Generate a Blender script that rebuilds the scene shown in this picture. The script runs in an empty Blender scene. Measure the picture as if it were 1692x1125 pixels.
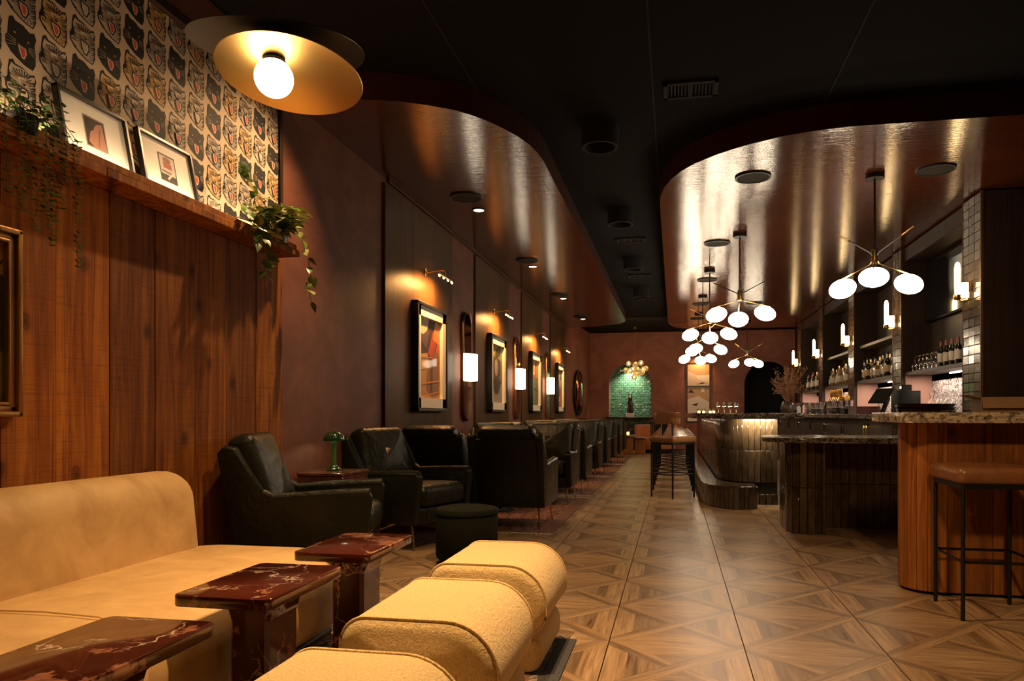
import bpy, bmesh, math, random
from mathutils import Vector, Matrix, noise
R = math.radians
random.seed(7)
sc = bpy.context.scene
COL = sc.collection
# ------------------------------------------------------------ camera, world, exposure, key lights
cam_d = bpy.data.cameras.new('camera'); cam = bpy.data.objects.new('camera', cam_d); COL.objects.link(cam)
cam.location = (0, 0, 1.06); cam.rotation_euler = (R(90), 0, R(10.2))
cam_d.sensor_width = 36; cam_d.lens = 36 * 1157 / 1692
cam_d.shift_x = -60 / 1692; cam_d.shift_y = 122 / 1692
cam_d.clip_start = 0.05
sc.camera = cam
sc.view_settings.view_transform = 'Standard'; sc.view_settings.look = 'None'
sc.view_settings.gamma = 1.0; sc.view_settings.exposure = 0.0
sc.view_settings.use_curve_mapping = False
w = bpy.data.worlds.new('world'); sc.world = w; w.use_nodes = True
w.node_tree.nodes['Background'].inputs[0].default_value = (1, .72, .5, 1)
w.node_tree.nodes['Background'].inputs[1].default_value = 0.0025
WARM = (1, .60, .28); WARM2 = (1, .74, .48)
def spot(name, loc, target, watts, size=80, blend=.6, rad=.04, col=WARM):
    d = bpy.data.lights.new(name, 'SPOT'); d.energy = watts; d.color = col
    d.spot_size = R(size); d.spot_blend = blend; d.shadow_soft_size = rad
    o = bpy.data.objects.new(name, d); COL.objects.link(o); o.location = loc
    o.rotation_euler = (Vector(target) - Vector(loc)).to_track_quat('-Z', 'Y').to_euler(); return o
def area(name, loc, target, watts, sx, sy, col=WARM, spread=180):
    d = bpy.data.lights.new(name, 'AREA'); d.shape = 'RECTANGLE'; d.size = sx; d.size_y = sy
    d.energy = watts; d.color = col; d.spread = R(spread)
    o = bpy.data.objects.new(name, d); COL.objects.link(o); o.location = loc
    o.rotation_euler = (Vector(target) - Vector(loc)).to_track_quat('-Z', 'Y').to_euler(); return o
# ceiling can spots over the lounge (seen unlit rings further on), soffit downlights
spot('can_light', (-.6, 3.45, 3.31), (-.55, 3.2, 0), 260, 115, .9)
spot('can_light', (-.75, 2.35, 3.31), (-.80, 2.25, 0), 430, 66, 1)
spot('can_light', (-1.7, 1.4, 3.31), (-1.9, 2.0, 0), 38, 95, 1)
spot('can_light', (.5, -.3, 3.31), (1.7, 4.3, .5), 300, 60, 1, .14)
spot('track_light', (-1.9, 4.45, 3.36), (-2.75, 3.75, 1.0), 155, 105, .9, .03)
for k in range(4):
    spot('down_light', (-2.11, 7.42 + 2.97 * k, 3.285), (-1.9, 7.42 + 2.97 * k - .1, 0), 42, 115, .8, .04)
for k in range(3):
    spot('aisle_light', (.2, 7.6 + 3.4 * k, 3.26), (0, 7.9 + 3.4 * k, 0), 48, 95, .9, .04)
area('shelf_strip_light', (-2.556, 3.2, 2.192), (-2.66, 3.2, 2.50), 8.0, 2.3, .012, (1, .66, .36))
spot('niche_light', (-1.3, 21.12, 2.45), (-1.3, 21.4, 1.4), 110, 120, .8, .03, (1, .85, .62))
spot('back_art_light', (.69, 20.7, 2.75), (.69, 21, 2.3), 45, 110, .9, .03, (1, .55, .25))
for k, e in enumerate((13, 13, 13, 13)):
    area('backsplash_light', (3.2, 9.1 + 2.53 * k, 1.565), (3.24, 9.1 + 2.53 * k, 1.0), e, 1.5, .03, (1, .80, .66))
area('bar_lip_light', (.95, 8.43, 1.003), (.95, 8.60, .88), 13, .55, .02, (1, .78, .5))
area('back_wall_fill', (-.2, 17.6, 3.2), (-.2, 21, 1.6), 20, 3.0, .1, (1, .55, .26))  # added fill without a fixture, brightens the back wall
area('bar_lip_light', (.42, 11.5, 1.005), (.54, 11.5, .6), 9, 5, .02, (1, .78, .5))

# ------------------------------------------------------------ helpers
def tag(o, label=None, cat=None, group=None, kind=None):
    if label: o['label'] = label
    if cat: o['category'] = cat
    if group: o['group'] = group
    if kind: o['kind'] = kind
    return o
def empty(name, loc=(0, 0, 0), rz=0, label=None, cat=None, group=None):
    o = bpy.data.objects.new(name, None); COL.objects.link(o); o.empty_display_size = .1
    o.location = loc; o.rotation_euler = (0, 0, rz); return tag(o, label, cat, group)
def rrect(sx, sy, r, n=5):
    if not isinstance(r, (tuple, list)): r = (r,) * 4
    pts = []
    cs = [(1, 1, 0), (-1, 1, 90), (-1, -1, 180), (1, -1, 270)]
    for (qx, qy, a0), rr in zip(cs, r):
        cx, cy = qx * (sx / 2 - rr), qy * (sy / 2 - rr)
        for i in range(n + 1):
            a = R(a0 + 90 * i / n); pts.append((cx + rr * math.cos(a), cy + rr * math.sin(a)))
    return pts
class MB:
    def __init__(s): s.bm = bmesh.new(); s.ca = None; s.uv = None
    def box(s, c, sz, rot=None, bev=0, seg=1):
        m = Matrix.Translation(c) @ (rot.to_4x4() if rot else Matrix()) @ Matrix.Diagonal((sz[0], sz[1], sz[2], 1))
        r = bmesh.ops.create_cube(s.bm, size=1, matrix=m)
        if bev:
            es = list({e for v in r['verts'] for e in v.link_edges})
            bmesh.ops.bevel(s.bm, geom=es, offset=bev, segments=seg, profile=.5, affect='EDGES', clamp_overlap=True)
        return s
    def cyl(s, p0, p1, r0, r1=None, n=12, caps=True):
        p0, p1 = Vector(p0), Vector(p1); r1 = r0 if r1 is None else r1
        d = p1 - p0; q = d.to_track_quat('Z', 'Y').to_matrix().to_4x4()
        bmesh.ops.create_cone(s.bm, cap_ends=caps, segments=n, radius1=r0, radius2=max(r1, 1e-4), depth=d.length,
                              matrix=Matrix.Translation((p0 + p1) / 2) @ q)
        return s
    def ball(s, c, r, sc3=(1, 1, 1), rot=None, u=16, v=10):
        m = Matrix.Translation(c) @ (rot.to_4x4() if rot else Matrix()) @ Matrix.Diagonal((sc3[0], sc3[1], sc3[2], 1))
        bmesh.ops.create_uvsphere(s.bm, u_segments=u, v_segments=v, radius=r, matrix=m); return s
    def lathe(s, prof, c=(0, 0, 0), n=16, mat=None):
        mat = mat or Matrix()
        rings = []
        for r, z in prof:
            if r < 1e-5: rings.append([s.bm.verts.new(mat @ Vector((c[0], c[1], c[2] + z)))])
            else: rings.append([s.bm.verts.new(mat @ Vector((c[0] + r * math.cos(2 * math.pi * i / n), c[1] + r * math.sin(2 * math.pi * i / n), c[2] + z))) for i in range(n)])
        for a, b in zip(rings, rings[1:]):
            for i in range(n):
                j = (i + 1) % n
                if len(a) == 1 and len(b) == 1: continue
                if len(a) == 1: s.bm.faces.new((a[0], b[i], b[j]))
                elif len(b) == 1: s.bm.faces.new((a[i], a[j], b[0]))
                else: s.bm.faces.new((a[i], a[j], b[j], b[i]))
        return s
    def tube(s, pts, r, n=6, closed=False):
        pts = [Vector(p) for p in pts]; N = len(pts); rings = []; up = Vector((0, 0, 1))
        for i, p in enumerate(pts):
            a = pts[(i - 1) % N] if (closed or i) else p; b = pts[(i + 1) % N] if (closed or i < N - 1) else p
            t = (b - a).normalized()
            u = up if abs(t.dot(up)) < .95 else Vector((1, 0, 0))
            x = t.cross(u).normalized(); y = x.cross(t)
            rr = r[i] if isinstance(r, (list, tuple)) else r
            rings.append([s.bm.verts.new(p + rr * (math.cos(2 * math.pi * k / n) * x + math.sin(2 * math.pi * k / n) * y)) for k in range(n)])
        prs = list(zip(rings, rings[1:])) + ([(rings[-1], rings[0])] if closed else [])
        for a, b in prs:
            for k in range(n): s.bm.faces.new((a[k], a[(k + 1) % n], b[(k + 1) % n], b[k]))
        if not closed:
            s.bm.faces.new(rings[0][::-1]); s.bm.faces.new(rings[-1])
        return s
    def pill(s, outline, h, r, seg=4, puff=0, mat=None, taper=0):
        """rounded slab: outline (2D, ccw) thickened along z with rounded rims and domed caps"""
        mat = mat or Matrix(); N = len(outline); O = [Vector(p) for p in outline]; nr = []
        for i in range(N):
            t = (O[(i + 1) % N] - O[i - 1]); t.normalize(); nr.append(Vector((t.y, -t.x)))
        c = sum(O, Vector((0, 0))) / N
        def ring(ins, z, scl=1):
            return [s.bm.verts.new(mat @ Vector((*(c + (O[i] - nr[i] * ins - c) * scl), z))) for i in range(N)]
        rs = []
        def caps(sign):
            out = []
            for i in range(seg + 1):
                a = R(90 * i / seg); out.append((r * (1 - math.cos(a)), sign * (h / 2 - r + r * math.sin(a)), 1))
            if puff:
                for k in (.8, .55, .28): out.append((r, sign * (h / 2 + puff * (1 - k * k)), k))
            return out
        lo = caps(-1)[::-1]; hi = caps(1)
        for ins, z, sc_ in lo + hi: rs.append(ring(ins, z, sc_ * (1 + taper * z)))
        for a, b in zip(rs, rs[1:]):
            for i in range(N):
                j = (i + 1) % N; s.bm.faces.new((a[i], a[j], b[j], b[i]))
        s.bm.faces.new(rs[0][::-1]); s.bm.faces.new(rs[-1]); return s
    def prism(s, pts, a, b, axis='z', bev=0):
        """extrude polygon pts between a and b along axis. axis x: pts=(y,z); y: pts=(x,z); z: pts=(x,y)"""
        f = {'x': lambda p, t: (t, p[0], p[1]), 'y': lambda p, t: (p[0], t, p[1]), 'z': lambda p, t: (p[0], p[1], t)}[axis]
        A = [s.bm.verts.new(f(p, a)) for p in pts]; B = [s.bm.verts.new(f(p, b)) for p in pts]; N = len(pts)
        fs = [s.bm.faces.new(A[::-1]), s.bm.faces.new(B)]
        for i in range(N): fs.append(s.bm.faces.new((A[i], A[(i + 1) % N], B[(i + 1) % N], B[i])))
        if bev:
            es = list({e for f_ in fs for e in f_.edges})
            bmesh.ops.bevel(s.bm, geom=es, offset=bev, segments=3, profile=.5, affect='EDGES', clamp_overlap=True)
        return s
    def face(s, pts, mi=0):
        f = s.bm.faces.new([s.bm.verts.new(p) for p in pts]); f.material_index = mi; return f
    def xf(s, m): bmesh.ops.transform(s.bm, matrix=m, verts=s.bm.verts); return s
    def mesh(s, name, mats, smooth=40, recalc=True):
        if recalc: bmesh.ops.recalc_face_normals(s.bm, faces=s.bm.faces)
        if smooth:
            lim = R(smooth)
            for f in s.bm.faces: f.smooth = True
            for e in s.bm.edges:
                if len(e.link_faces) != 2 or e.calc_face_angle(0) > lim: e.smooth = False
        me = bpy.data.meshes.new(name); s.bm.to_mesh(me); s.bm.free()
        for m in (mats if isinstance(mats, (list, tuple)) else [mats]): me.materials.append(m)
        return me
    def build(s, name, mats, parent=None, loc=None, smooth=40, recalc=True, kind=None, label=None):
        return inst(name, s.mesh(name, mats, smooth, recalc), parent, loc, kind=kind, label=label)
def inst(name, me, parent=None, loc=None, rot=None, kind=None, label=None):
    o = bpy.data.objects.new(name, me); COL.objects.link(o)
    if parent: o.parent = parent
    if loc is not None: o.location = loc
    if rot is not None: o.rotation_euler = rot
    if kind: o['kind'] = kind
    if label: o['label'] = label
    return o
KIDS = {}
def copy_tree(o, parent=None):
    c = o.copy(); COL.objects.link(c)
    if parent: c.parent = parent
    for ch in [x for x in bpy.data.objects if x.parent == o]: copy_tree(ch, c)
    return c
def clone(o, loc, rz=0, label=None, group=None):
    c = copy_tree(o); c.location = loc; c.rotation_euler = (0, 0, rz)
    if label: c['label'] = label
    if group: c['group'] = group
    return c
def RZ(a): return Matrix.Rotation(a, 3, 'Z')
def RX(a): return Matrix.Rotation(a, 3, 'X')
def RY(a): return Matrix.Rotation(a, 3, 'Y')

# ------------------------------------------------------------ materials
class N:
    def __init__(s, name):
        s.m = bpy.data.materials.new(name); s.m.use_nodes = True; s.t = s.m.node_tree; s.b = s.t.nodes['Principled BSDF']
    def n(s, ty, **kw):
        x = s.t.nodes.new(ty)
        for k, v in kw.items():
            if k.startswith('_'): setattr(x, k[1:], v)
            else:
                x.inputs[k.replace('__', ' ')].default_value = v
        return x
    def l(s, a, b): s.t.links.new(a, b); return s
    def coord(s, kind='Object', scale=(1, 1, 1), rand=0):
        tc = s.n('ShaderNodeTexCoord'); mp = s.n('ShaderNodeMapping'); mp.inputs['Scale'].default_value = scale
        out = tc.outputs[kind]
        if rand:
            oi = s.n('ShaderNodeObjectInfo'); mu = s.n('ShaderNodeMath', _operation='MULTIPLY'); mu.inputs[1].default_value = rand
            s.l(oi.outputs['Random'], mu.inputs[0]); ad = s.n('ShaderNodeVectorMath', _operation='ADD')
            s.l(out, ad.inputs[0]); s.l(mu.outputs[0], ad.inputs[1]); out = ad.outputs[0]
        s.l(out, mp.inputs['Vector']); return mp.outputs[0]
    def noise(s, vec, scale=5, detail=4, rough=.55, dist=0):
        x = s.n('ShaderNodeTexNoise', Scale=scale, Detail=detail, Roughness=rough, Distortion=dist); s.l(vec, x.inputs['Vector']); return x.outputs[0]
    def ramp(s, fac, stops, interp='LINEAR'):
        x = s.n('ShaderNodeValToRGB'); x.color_ramp.interpolation = interp; e = x.color_ramp.elements
        while len(e) < len(stops): e.new(.5)
        for el, (p, c) in zip(e, stops):
            el.position = p; el.color = (*c, 1) if len(c) == 3 else c
        s.l(fac, x.inputs[0]); return x.outputs[0]
    def mix(s, a, b, fac, mode='MIX'):
        x = s.n('ShaderNodeMix', _data_type='RGBA', _blend_type=mode)
        for v, i in ((fac, 0), (a, 6), (b, 7)):
            if isinstance(v, (int, float)): x.inputs[i].default_value = v
            elif isinstance(v, tuple): x.inputs[i].default_value = (*v, 1)
            else: s.l(v, x.inputs[i])
        return x.outputs[2]
    def bump(s, h, strength=.3, dist=.01):
        x = s.n('ShaderNodeBump', Strength=strength, Distance=dist); s.l(h, x.inputs['Height']); s.l(x.outputs[0], s.b.inputs['Normal']); return s
    def set(s, **kw):
        nm = dict(col='Base Color', rough='Roughness', metal='Metallic', coat='Coat Weight', coatr='Coat Roughness', trans='Transmission Weight',
                  ior='IOR', spec='Specular IOR Level', em='Emission Color', ems='Emission Strength', sheen='Sheen Weight', alpha='Alpha', sss='Subsurface Weight')
        for k, v in kw.items():
            i = s.b.inputs[nm[k]]
            if isinstance(v, bpy.types.NodeSocket): s.l(v, i)
            elif isinstance(v, tuple): i.default_value = (*v, 1)
            else: i.default_value = v
        return s
def simple(name, col, rough=.5, metal=0, bump=None, var=None, **kw):
    a = N(name); a.set(col=col, rough=rough, metal=metal, **kw)
    v = a.coord()
    if bump: a.bump(a.noise(v, bump[0], 4), bump[1], bump[2] if len(bump) > 2 else .005)
    if var:
        n_ = a.noise(v, var[0], 5, .6); a.set(col=a.ramp(n_, [(.3, col), (.7, var[1])]))
    return a.m
def wood(name, c1, c2, c3, rough=.6, scale=(9, 9, .5), value=(.7, 1.3), bump=.25, rand=20, saw=False, coat=0, knots=False):
    a = N(name); v = a.coord('Object', scale, rand)
    n1 = a.noise(v, 2.2, 6, .6, 1.2); col = a.ramp(n1, [(.3, c1), (.5, c2), (.68, c3)])
    v2 = a.coord('Object', (scale[0] * 7, scale[1] * 7, scale[2] * 5), rand); n2 = a.noise(v2, 2, 3)
    col = a.mix(col, a.ramp(n2, [(.3, (.6, .6, .6)), (.65, (1.1, 1.1, 1.1))]), .45, 'MULTIPLY')
    h = n2
    if knots:
        vk = a.coord('Object', (2.3, 2.3, 1.5), rand); sx = a.n('ShaderNodeSeparateXYZ'); a.l(vk, sx.inputs[0]); am = a.n('ShaderNodeMath', _operation='ADD'); a.l(sx.outputs[0], am.inputs[0]); a.l(sx.outputs[1], am.inputs[1])
        cb = a.n('ShaderNodeCombineXYZ'); a.l(am.outputs[0], cb.inputs[0]); a.l(sx.outputs[2], cb.inputs[1])
        nd = a.n('ShaderNodeTexNoise', Scale=6, Detail=3); a.l(cb.outputs[0], nd.inputs['Vector']); va = a.n('ShaderNodeVectorMath', _operation='MULTIPLY_ADD'); va.inputs[1].default_value = (.05, .05, 0); a.l(nd.outputs['Color'], va.inputs[0]); a.l(cb.outputs[0], va.inputs[2])
        vo = a.n('ShaderNodeTexVoronoi', Scale=1.0, _feature='F1', _voronoi_dimensions='2D'); a.l(va.outputs[0], vo.inputs['Vector'])
        kn = a.ramp(vo.outputs['Distance'], [(.015, (.12, .08, .06)), (.035, (.45, .38, .32)), (.045, (.2, .14, .1)), (.06, (.7, .65, .6)), (.11, (1, 1, 1))])
        col = a.mix(col, kn, .8, 'MULTIPLY')
    if saw:
        v3 = a.coord('Object', (2.2, 2.2, 60), rand); n3 = a.noise(v3, 1.3, 4, .7, .3); col = a.mix(col, a.ramp(n3, [(.34, (.62, .56, .5)), (.46, (1, 1, 1)), (.62, (1, 1, 1)), (.75, (1.25, 1.22, 1.2))]), .55, 'MULTIPLY')
        ad = a.n('ShaderNodeMath', _operation='ADD'); a.l(n2, ad.inputs[0]); a.l(n3, ad.inputs[1]); h = ad.outputs[0]
    oi = a.n('ShaderNodeObjectInfo'); mr = a.n('ShaderNodeMapRange'); mr.inputs[3].default_value = value[0]; mr.inputs[4].default_value = value[1]
    a.l(oi.outputs['Random'], mr.inputs[0]); hs = a.n('ShaderNodeHueSaturation'); a.l(col, hs.inputs['Color']); a.l(mr.outputs[0], hs.inputs['Value'])
    a.set(col=hs.outputs[0], rough=rough, coat=coat, spec=.25); a.bump(h, bump, .004); return a.m
def emit(name, col, s): 
    a = N(name); a.set(col=(0, 0, 0), em=col, ems=s, rough=.4); return a.m

M = {}
M['plank'] = wood('rough_sawn_plank', (.15, .038, .004), (.32, .098, .009), (.50, .180, .018), .66, (7, 7, .38), (.5, 1.5), .5, saw=True, knots=True)
M['plank_bar'] = wood('bar_cladding_wood', (.16, .050, .012), (.30, .105, .024), (.44, .170, .042), .5, (8, 8, .45), (.75, 1.2), .3, knots=True)
M['walnut'] = wood('walnut_veneer', (.058, .026, .009), (.092, .043, .016), (.13, .062, .023), .42, (24, 24, .35), (.9, 1.1), .08, coat=0)
M['walnut'].node_tree.nodes['Principled BSDF'].inputs['Specular IOR Level'].default_value = .12
M['darkwood'] = wood('dark_stained_wood', (.018, .009, .006), (.032, .016, .010), (.045, .023, .014), .45, (20, 20, .4), (.9, 1.1), .1)
M['cabinet'] = wood('grey_brown_cabinet', (.045, .034, .024), (.065, .048, .034), (.08, .06, .043), .42, (20, 20, .4), (.9, 1.1), .08)
M['plaster'] = (lambda a: (a.set(col=a.ramp(a.noise(a.coord('Object', (1, 1, 1.3)), 2.2, 8, .62, .8), [(.32, (.130, .040, .019)), (.5, (.170, .055, .028)), (.7, (.23, .082, .046))]), rough=.62), a.bump(a.noise(a.coord(), 9, 6), .12, .01), a.m)[-1])(N('rose_plaster'))
M['plaster_back'] = (lambda a: (a.set(col=a.ramp(a.noise(a.coord('Object', (1, 1, 1.2)), 1.6, 8, .62, .8), [(.32, (.18, .055, .030)), (.5, (.24, .080, .046)), (.7, (.31, .115, .072))]), rough=.62), a.m)[-1])(N('terracotta_plaster'))
def lacquer():
    a = N('copper_brown_lacquer'); v = a.coord('Object', (.8, 16, 16))
    n1 = a.noise(v, 3, 4, .6); v2 = a.coord('Object', (4, 14, 10)); n2 = a.noise(v2, 18, 2)
    ad = a.n('ShaderNodeMath', _operation='MULTIPLY_ADD'); ad.inputs[1].default_value = .08; a.l(n2, ad.inputs[0]); a.l(n1, ad.inputs[2])
    a.set(col=a.ramp(a.noise(a.coord('Object', (.6, 3, 1)), 1.5, 4), [(.3, (.060, .013, .003)), (.7, (.088, .020, .0045))]), rough=.135, ior=2.7, spec=.5)
    a.bump(ad.outputs[0], .5, .006); return a.m
M['lacquer'] = lacquer()
M['fascia'] = simple('dark_red_fascia', (.05, .012, .006), .45)
M['black_ceiling'] = simple('black_acoustic_ceiling', (.0050, .0040, .0034), .95, 0, (140, .6, .004), (60, (.010, .0085, .0072)), spec=.15)
M['black'] = simple('black_metal', (.010, .009, .008), .45, .3)
M['blackmat'] = simple('matt_black', (.012, .011, .010), .8)
M['void'] = simple('unlit_recess', (.006, .004, .003), .9)
M['disc'] = simple('grey_disc_cover', (.026, .021, .015), .8, spec=.2)
M['brass'] = simple('brass', (.72, .46, .17), .26, 1, (40, .05))
M['gold'] = (lambda a: (a.set(col=(.95, .62, .22), metal=1, rough=.36), a.m)[-1])(N('brushed_gold'))
M['chrome'] = simple('chrome', (.75, .72, .68), .15, 1)
M['mirror'] = simple('bronze_mirror', (.34, .22, .15), .05, 1)
M['mirror_dark'] = simple('dark_convex_mirror', (.38, .16, .08), .04, 1)
M['glass'] = (lambda a: (a.set(col=(1, 1, 1), rough=.02, trans=1., ior=1.45), a.m)[-1])(N('clear_glass'))
M['amberglass'] = (lambda a: (a.set(col=(1, .86, .60), rough=.03, trans=1., ior=1.12, em=(1, .62, .25), ems=.10), a.m)[-1])(N('amber_glass'))  # faint emission puts the bulb and candle glow into the glass itself
M['globe'] = emit('opal_globe_glow', (1, .80, .56), 23)
M['globe1'] = emit('opal_pendant_glow', (1, .78, .46), 16)
M['shade'] = emit('linen_shade_glow', (1, .80, .57), 8)
M['tube'] = emit('frosted_tube_glow', (1, .66, .30), 16)
M['bulb'] = emit('warm_bulb', (1, .66, .30), 30)
M['led'] = emit('led_dot', (1, .60, .26), 60)
M['strip'] = emit('led_strip', (1, .82, .66), 10)
M['dl'] = emit('downlight_lens', (1, .86, .66), 9)
M['candle'] = emit('candle_glow', (1, .55, .18), 6)
M['screen'] = emit('small_screen', (.85, .88, .9), 1.4)
def leather(name, c1, c2, rough=.34, b=.25, sc_=6, coat=.1):
    a = N(name); v = a.coord(); n1 = a.noise(v, sc_, 6, .6, .5); n2 = a.noise(v, 55, 3)
    a.set(col=a.ramp(n1, [(.3, c1), (.7, c2)]), rough=a.ramp(n1, [(.3, (rough + .08,) * 3), (.7, (rough - .05,) * 3)]), coat=coat, coatr=.3)
    ad = a.n('ShaderNodeMath', _operation='MULTIPLY_ADD'); ad.inputs[1].default_value = .12; a.l(n2, ad.inputs[0]); a.l(a.noise(v, sc_ * 1.3, 5, .6, 1.0), ad.inputs[2])
    a.bump(ad.outputs[0], b, .02); return a.m
M['green_leather'] = leather('dark_green_leather', (.009, .010, .0055), (.017, .0185, .010), .36, .5, 6, 0)
M['green_leather'].node_tree.nodes['Principled BSDF'].inputs['Specular IOR Level'].default_value = .32
M['tan_leather'] = leather('tan_nubuck_leather', (.47, .285, .105), (.68, .45, .19), .60, .10, 5, 0)
M['stool_leather'] = leather('brown_stool_leather', (.20, .085, .030), (.29, .125, .046), .28, .12)
M['orange_velvet'] = simple('orange_velvet', (.42, .12, .02), .6, sheen=.6)
def boucle():
    a = N('mustard_boucle'); v = a.coord(); n1 = a.noise(v, 150, 4, .7); n2 = a.noise(v, 60, 3, .6)
    ad = a.n('ShaderNodeMath', _operation='ADD'); a.l(n1, ad.inputs[0]); a.l(n2, ad.inputs[1])
    a.set(col=a.ramp(n1, [(.3, (.72, .47, .17)), (.55, (.94, .71, .33)), (.75, (.97, .80, .44))]), rough=.95, sheen=.25)
    a.bump(ad.outputs[0], .9, .008); return a.m
M['boucle'] = boucle()
M['pouf'] = simple('dark_green_felt', (.008, .010, .006), .95, 0, (160, .5, .004), (90, (.015, .018, .010)), spec=.2)
def marble(name, base, c2, vein, scale=1.0, rough=.12, patch=(.42, .17, .10)):
    a = N(name); v = a.coord('Object', (1, 1, 1), 9)
    nz = a.noise(v, 3.2 * scale, 6, .6); nv = a.n('ShaderNodeTexNoise', Scale=2.6 * scale, Detail=5, Roughness=.6); a.l(v, nv.inputs['Vector'])
    ad = a.n('ShaderNodeVectorMath', _operation='MULTIPLY_ADD'); ad.inputs[1].default_value = (.5, .5, .5); a.l(nv.outputs['Color'], ad.inputs[0]); a.l(v, ad.inputs[2])
    vo = a.n('ShaderNodeTexVoronoi', Scale=3.3 * scale, _feature='DISTANCE_TO_EDGE'); a.l(ad.outputs[0], vo.inputs['Vector'])
    ve = a.ramp(vo.outputs['Distance'], [(0, (1, 1, 1)), (.006, (.5, .5, .5)), (.016, (0, 0, 0))])
    vm = a.ramp(a.noise(v, 5 * scale, 3), [(.44, (0, 0, 0)), (.60, (1, 1, 1))]); ve = a.mix(ve, vm, 1.0, 'MULTIPLY')
    col = a.ramp(nz, [(.3, base), (.65, c2)])
    vo2 = a.n('ShaderNodeTexVoronoi', Scale=22 * scale); a.l(ad.outputs[0], vo2.inputs['Vector'])
    pm = a.ramp(a.noise(v, 4.2 * scale, 5, .7), [(.565, (0, 0, 0)), (.60, (1, 1, 1))])
    pc = a.mix(patch, tuple(x * .35 for x in patch), vo2.outputs['Distance'])
    col = a.mix(col, pc, pm); col = a.mix(col, vein, ve)
    a.set(col=col, rough=rough, coat=.3, coatr=.05); return a.m
M['marble'] = marble('red_veined_marble', (.034, .007, .004), (.078, .015, .008), (.72, .58, .46))
M['marble_block'] = marble('brown_marble', (.08, .028, .018), (.18, .07, .045), (.5, .33, .22), 2.2, .2, (.35, .16, .09))
def granite(name, light, dark, th=.5, scale=9, rough=.18):
    a = N(name); v = a.coord('Object', (1, 1, 1.6)); n1 = a.noise(v, scale, 8, .72, 1.6); n2 = a.noise(v, scale * 3.5, 6, .7, .8)
    c = a.ramp(n1, [(th - .09, dark), (th - .02, tuple((x + y) / 2.3 for x, y in zip(light, dark))), (th + .04, light)])
    c = a.mix(c, a.ramp(n2, [(.40, (.12, .10, .09)), (.50, (1, 1, 1))]), .8, 'MULTIPLY'); a.set(col=c, rough=rough, coat=.2); return a.m
M['granite_dark'] = granite('dark_speckled_granite', (.26, .22, .18), (.03, .025, .02), .53, 14)
M['granite_light'] = granite('cream_veined_granite', (.55, .46, .34), (.07, .055, .04), .46, 8)
M['splash'] = granite('white_marble_splashback', (.80, .74, .70), (.10, .08, .07), .52, 16)
def glaze(name, c1, c2, rough=.2, val=(.75, 1.25)):
    a = N(name); v = a.coord('Object', (1, 1, .35), 30); n1 = a.noise(v, 26, 4)
    col = a.ramp(n1, [(.3, c1), (.7, c2)]); oi = a.n('ShaderNodeObjectInfo'); mr = a.n('ShaderNodeMapRange')
    mr.inputs[3].default_value = val[0]; mr.inputs[4].default_value = val[1]; a.l(oi.outputs['Random'], mr.inputs[0])
    hs = a.n('ShaderNodeHueSaturation'); a.l(col, hs.inputs['Color']); a.l(mr.outputs[0], hs.inputs['Value'])
    a.set(col=hs.outputs[0], rough=rough, coat=.5, coatr=.08); a.bump(a.noise(a.coord('Object', (1, 1, .5), 30), 22, 2), .22, .005); return a.m
M['tile_brown'] = glaze('glazed_charcoal_tile', (.035, .023, .012), (.080, .055, .032))
M['tile_green'] = glaze('glazed_green_tile', (.06, .17, .10), (.16, .36, .24), .12)
M['tile_green2'] = glaze('glazed_dark_green_tile', (.018, .028, .018), (.05, .07, .05), .14)
M['grout'] = simple('dark_grout', (.012, .009, .007), .9)
M['pink'] = simple('pink_plaster_splash', (.50, .27, .20), .6)
M['leaf'] = (lambda a: (a.set(col=a.ramp(a.noise(a.coord('Object', (1, 1, 1), 30), 22, 4), [(.35, (.035, .085, .018)), (.55, (.10, .17, .035)), (.72, (.42, .46, .12))]), rough=.32, spec=.5), a.m)[-1])(N('pothos_leaf'))
M['leaf_pale'] = (lambda a: (a.set(col=a.ramp(a.noise(a.coord('Object', (1, 1, 1), 30), 18, 4), [(.35, (.30, .36, .10)), (.7, (.62, .58, .22))]), rough=.35), a.m)[-1])(N('pale_pothos_leaf'))
M['leaf_small'] = simple('small_trailing_leaf', (.035, .10, .03), .4, 0, None, (30, (.13, .22, .05)))
M['stem'] = simple('green_stem', (.10, .16, .04), .5)
M['dry'] = simple('dried_flower', (.32, .15, .07), .9, 0, None, (12, (.50, .30, .18)))
M['white'] = simple('white_paint', (.75, .72, .68), .5)
M['cardboard'] = simple('cardboard', (.30, .17, .08), .85, 0, (60, .1))
M['matboard'] = simple('white_mat_board', (.80, .77, .72), .7)
M['frame_black'] = simple('black_frame', (.012, .009, .007), .35)
M['gilt'] = simple('gilt_frame', (.34, .17, .045), .38, .8, (60, .4, .004))
M['green_enamel'] = simple('green_enamel', (.012, .055, .016), .16, 0, coat=.8)
M['rubber'] = simple('dark_plastic', (.006, .005, .004), .6, spec=.15)
M['wine'] = simple('dark_bottle_glass', (.010, .012, .008), .07, 0, coat=.5)
M['spirit'] = (lambda a: (a.set(col=(.75, .55, .30), rough=.05, trans=.75, ior=1.4), a.m)[-1])(N('spirit_bottle_glass'))
M['label'] = simple('paper_label', (.62, .55, .44), .7)
M['capsule'] = simple('bottle_capsule', (.28, .05, .03), .4)
M['tapgold'] = simple('gold_tap', (.85, .50, .13), .18, 1)
M['red'] = simple('red_plastic', (.7, .03, .02), .4)
M['orange'] = simple('orange_fruit', (.7, .18, .03), .5)
def printmat():
    a = N('flat_print'); at = a.n('ShaderNodeAttribute', _attribute_name='Col'); a.set(col=at.outputs['Color'], rough=.7); return a.m
M['print'] = printmat()
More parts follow.
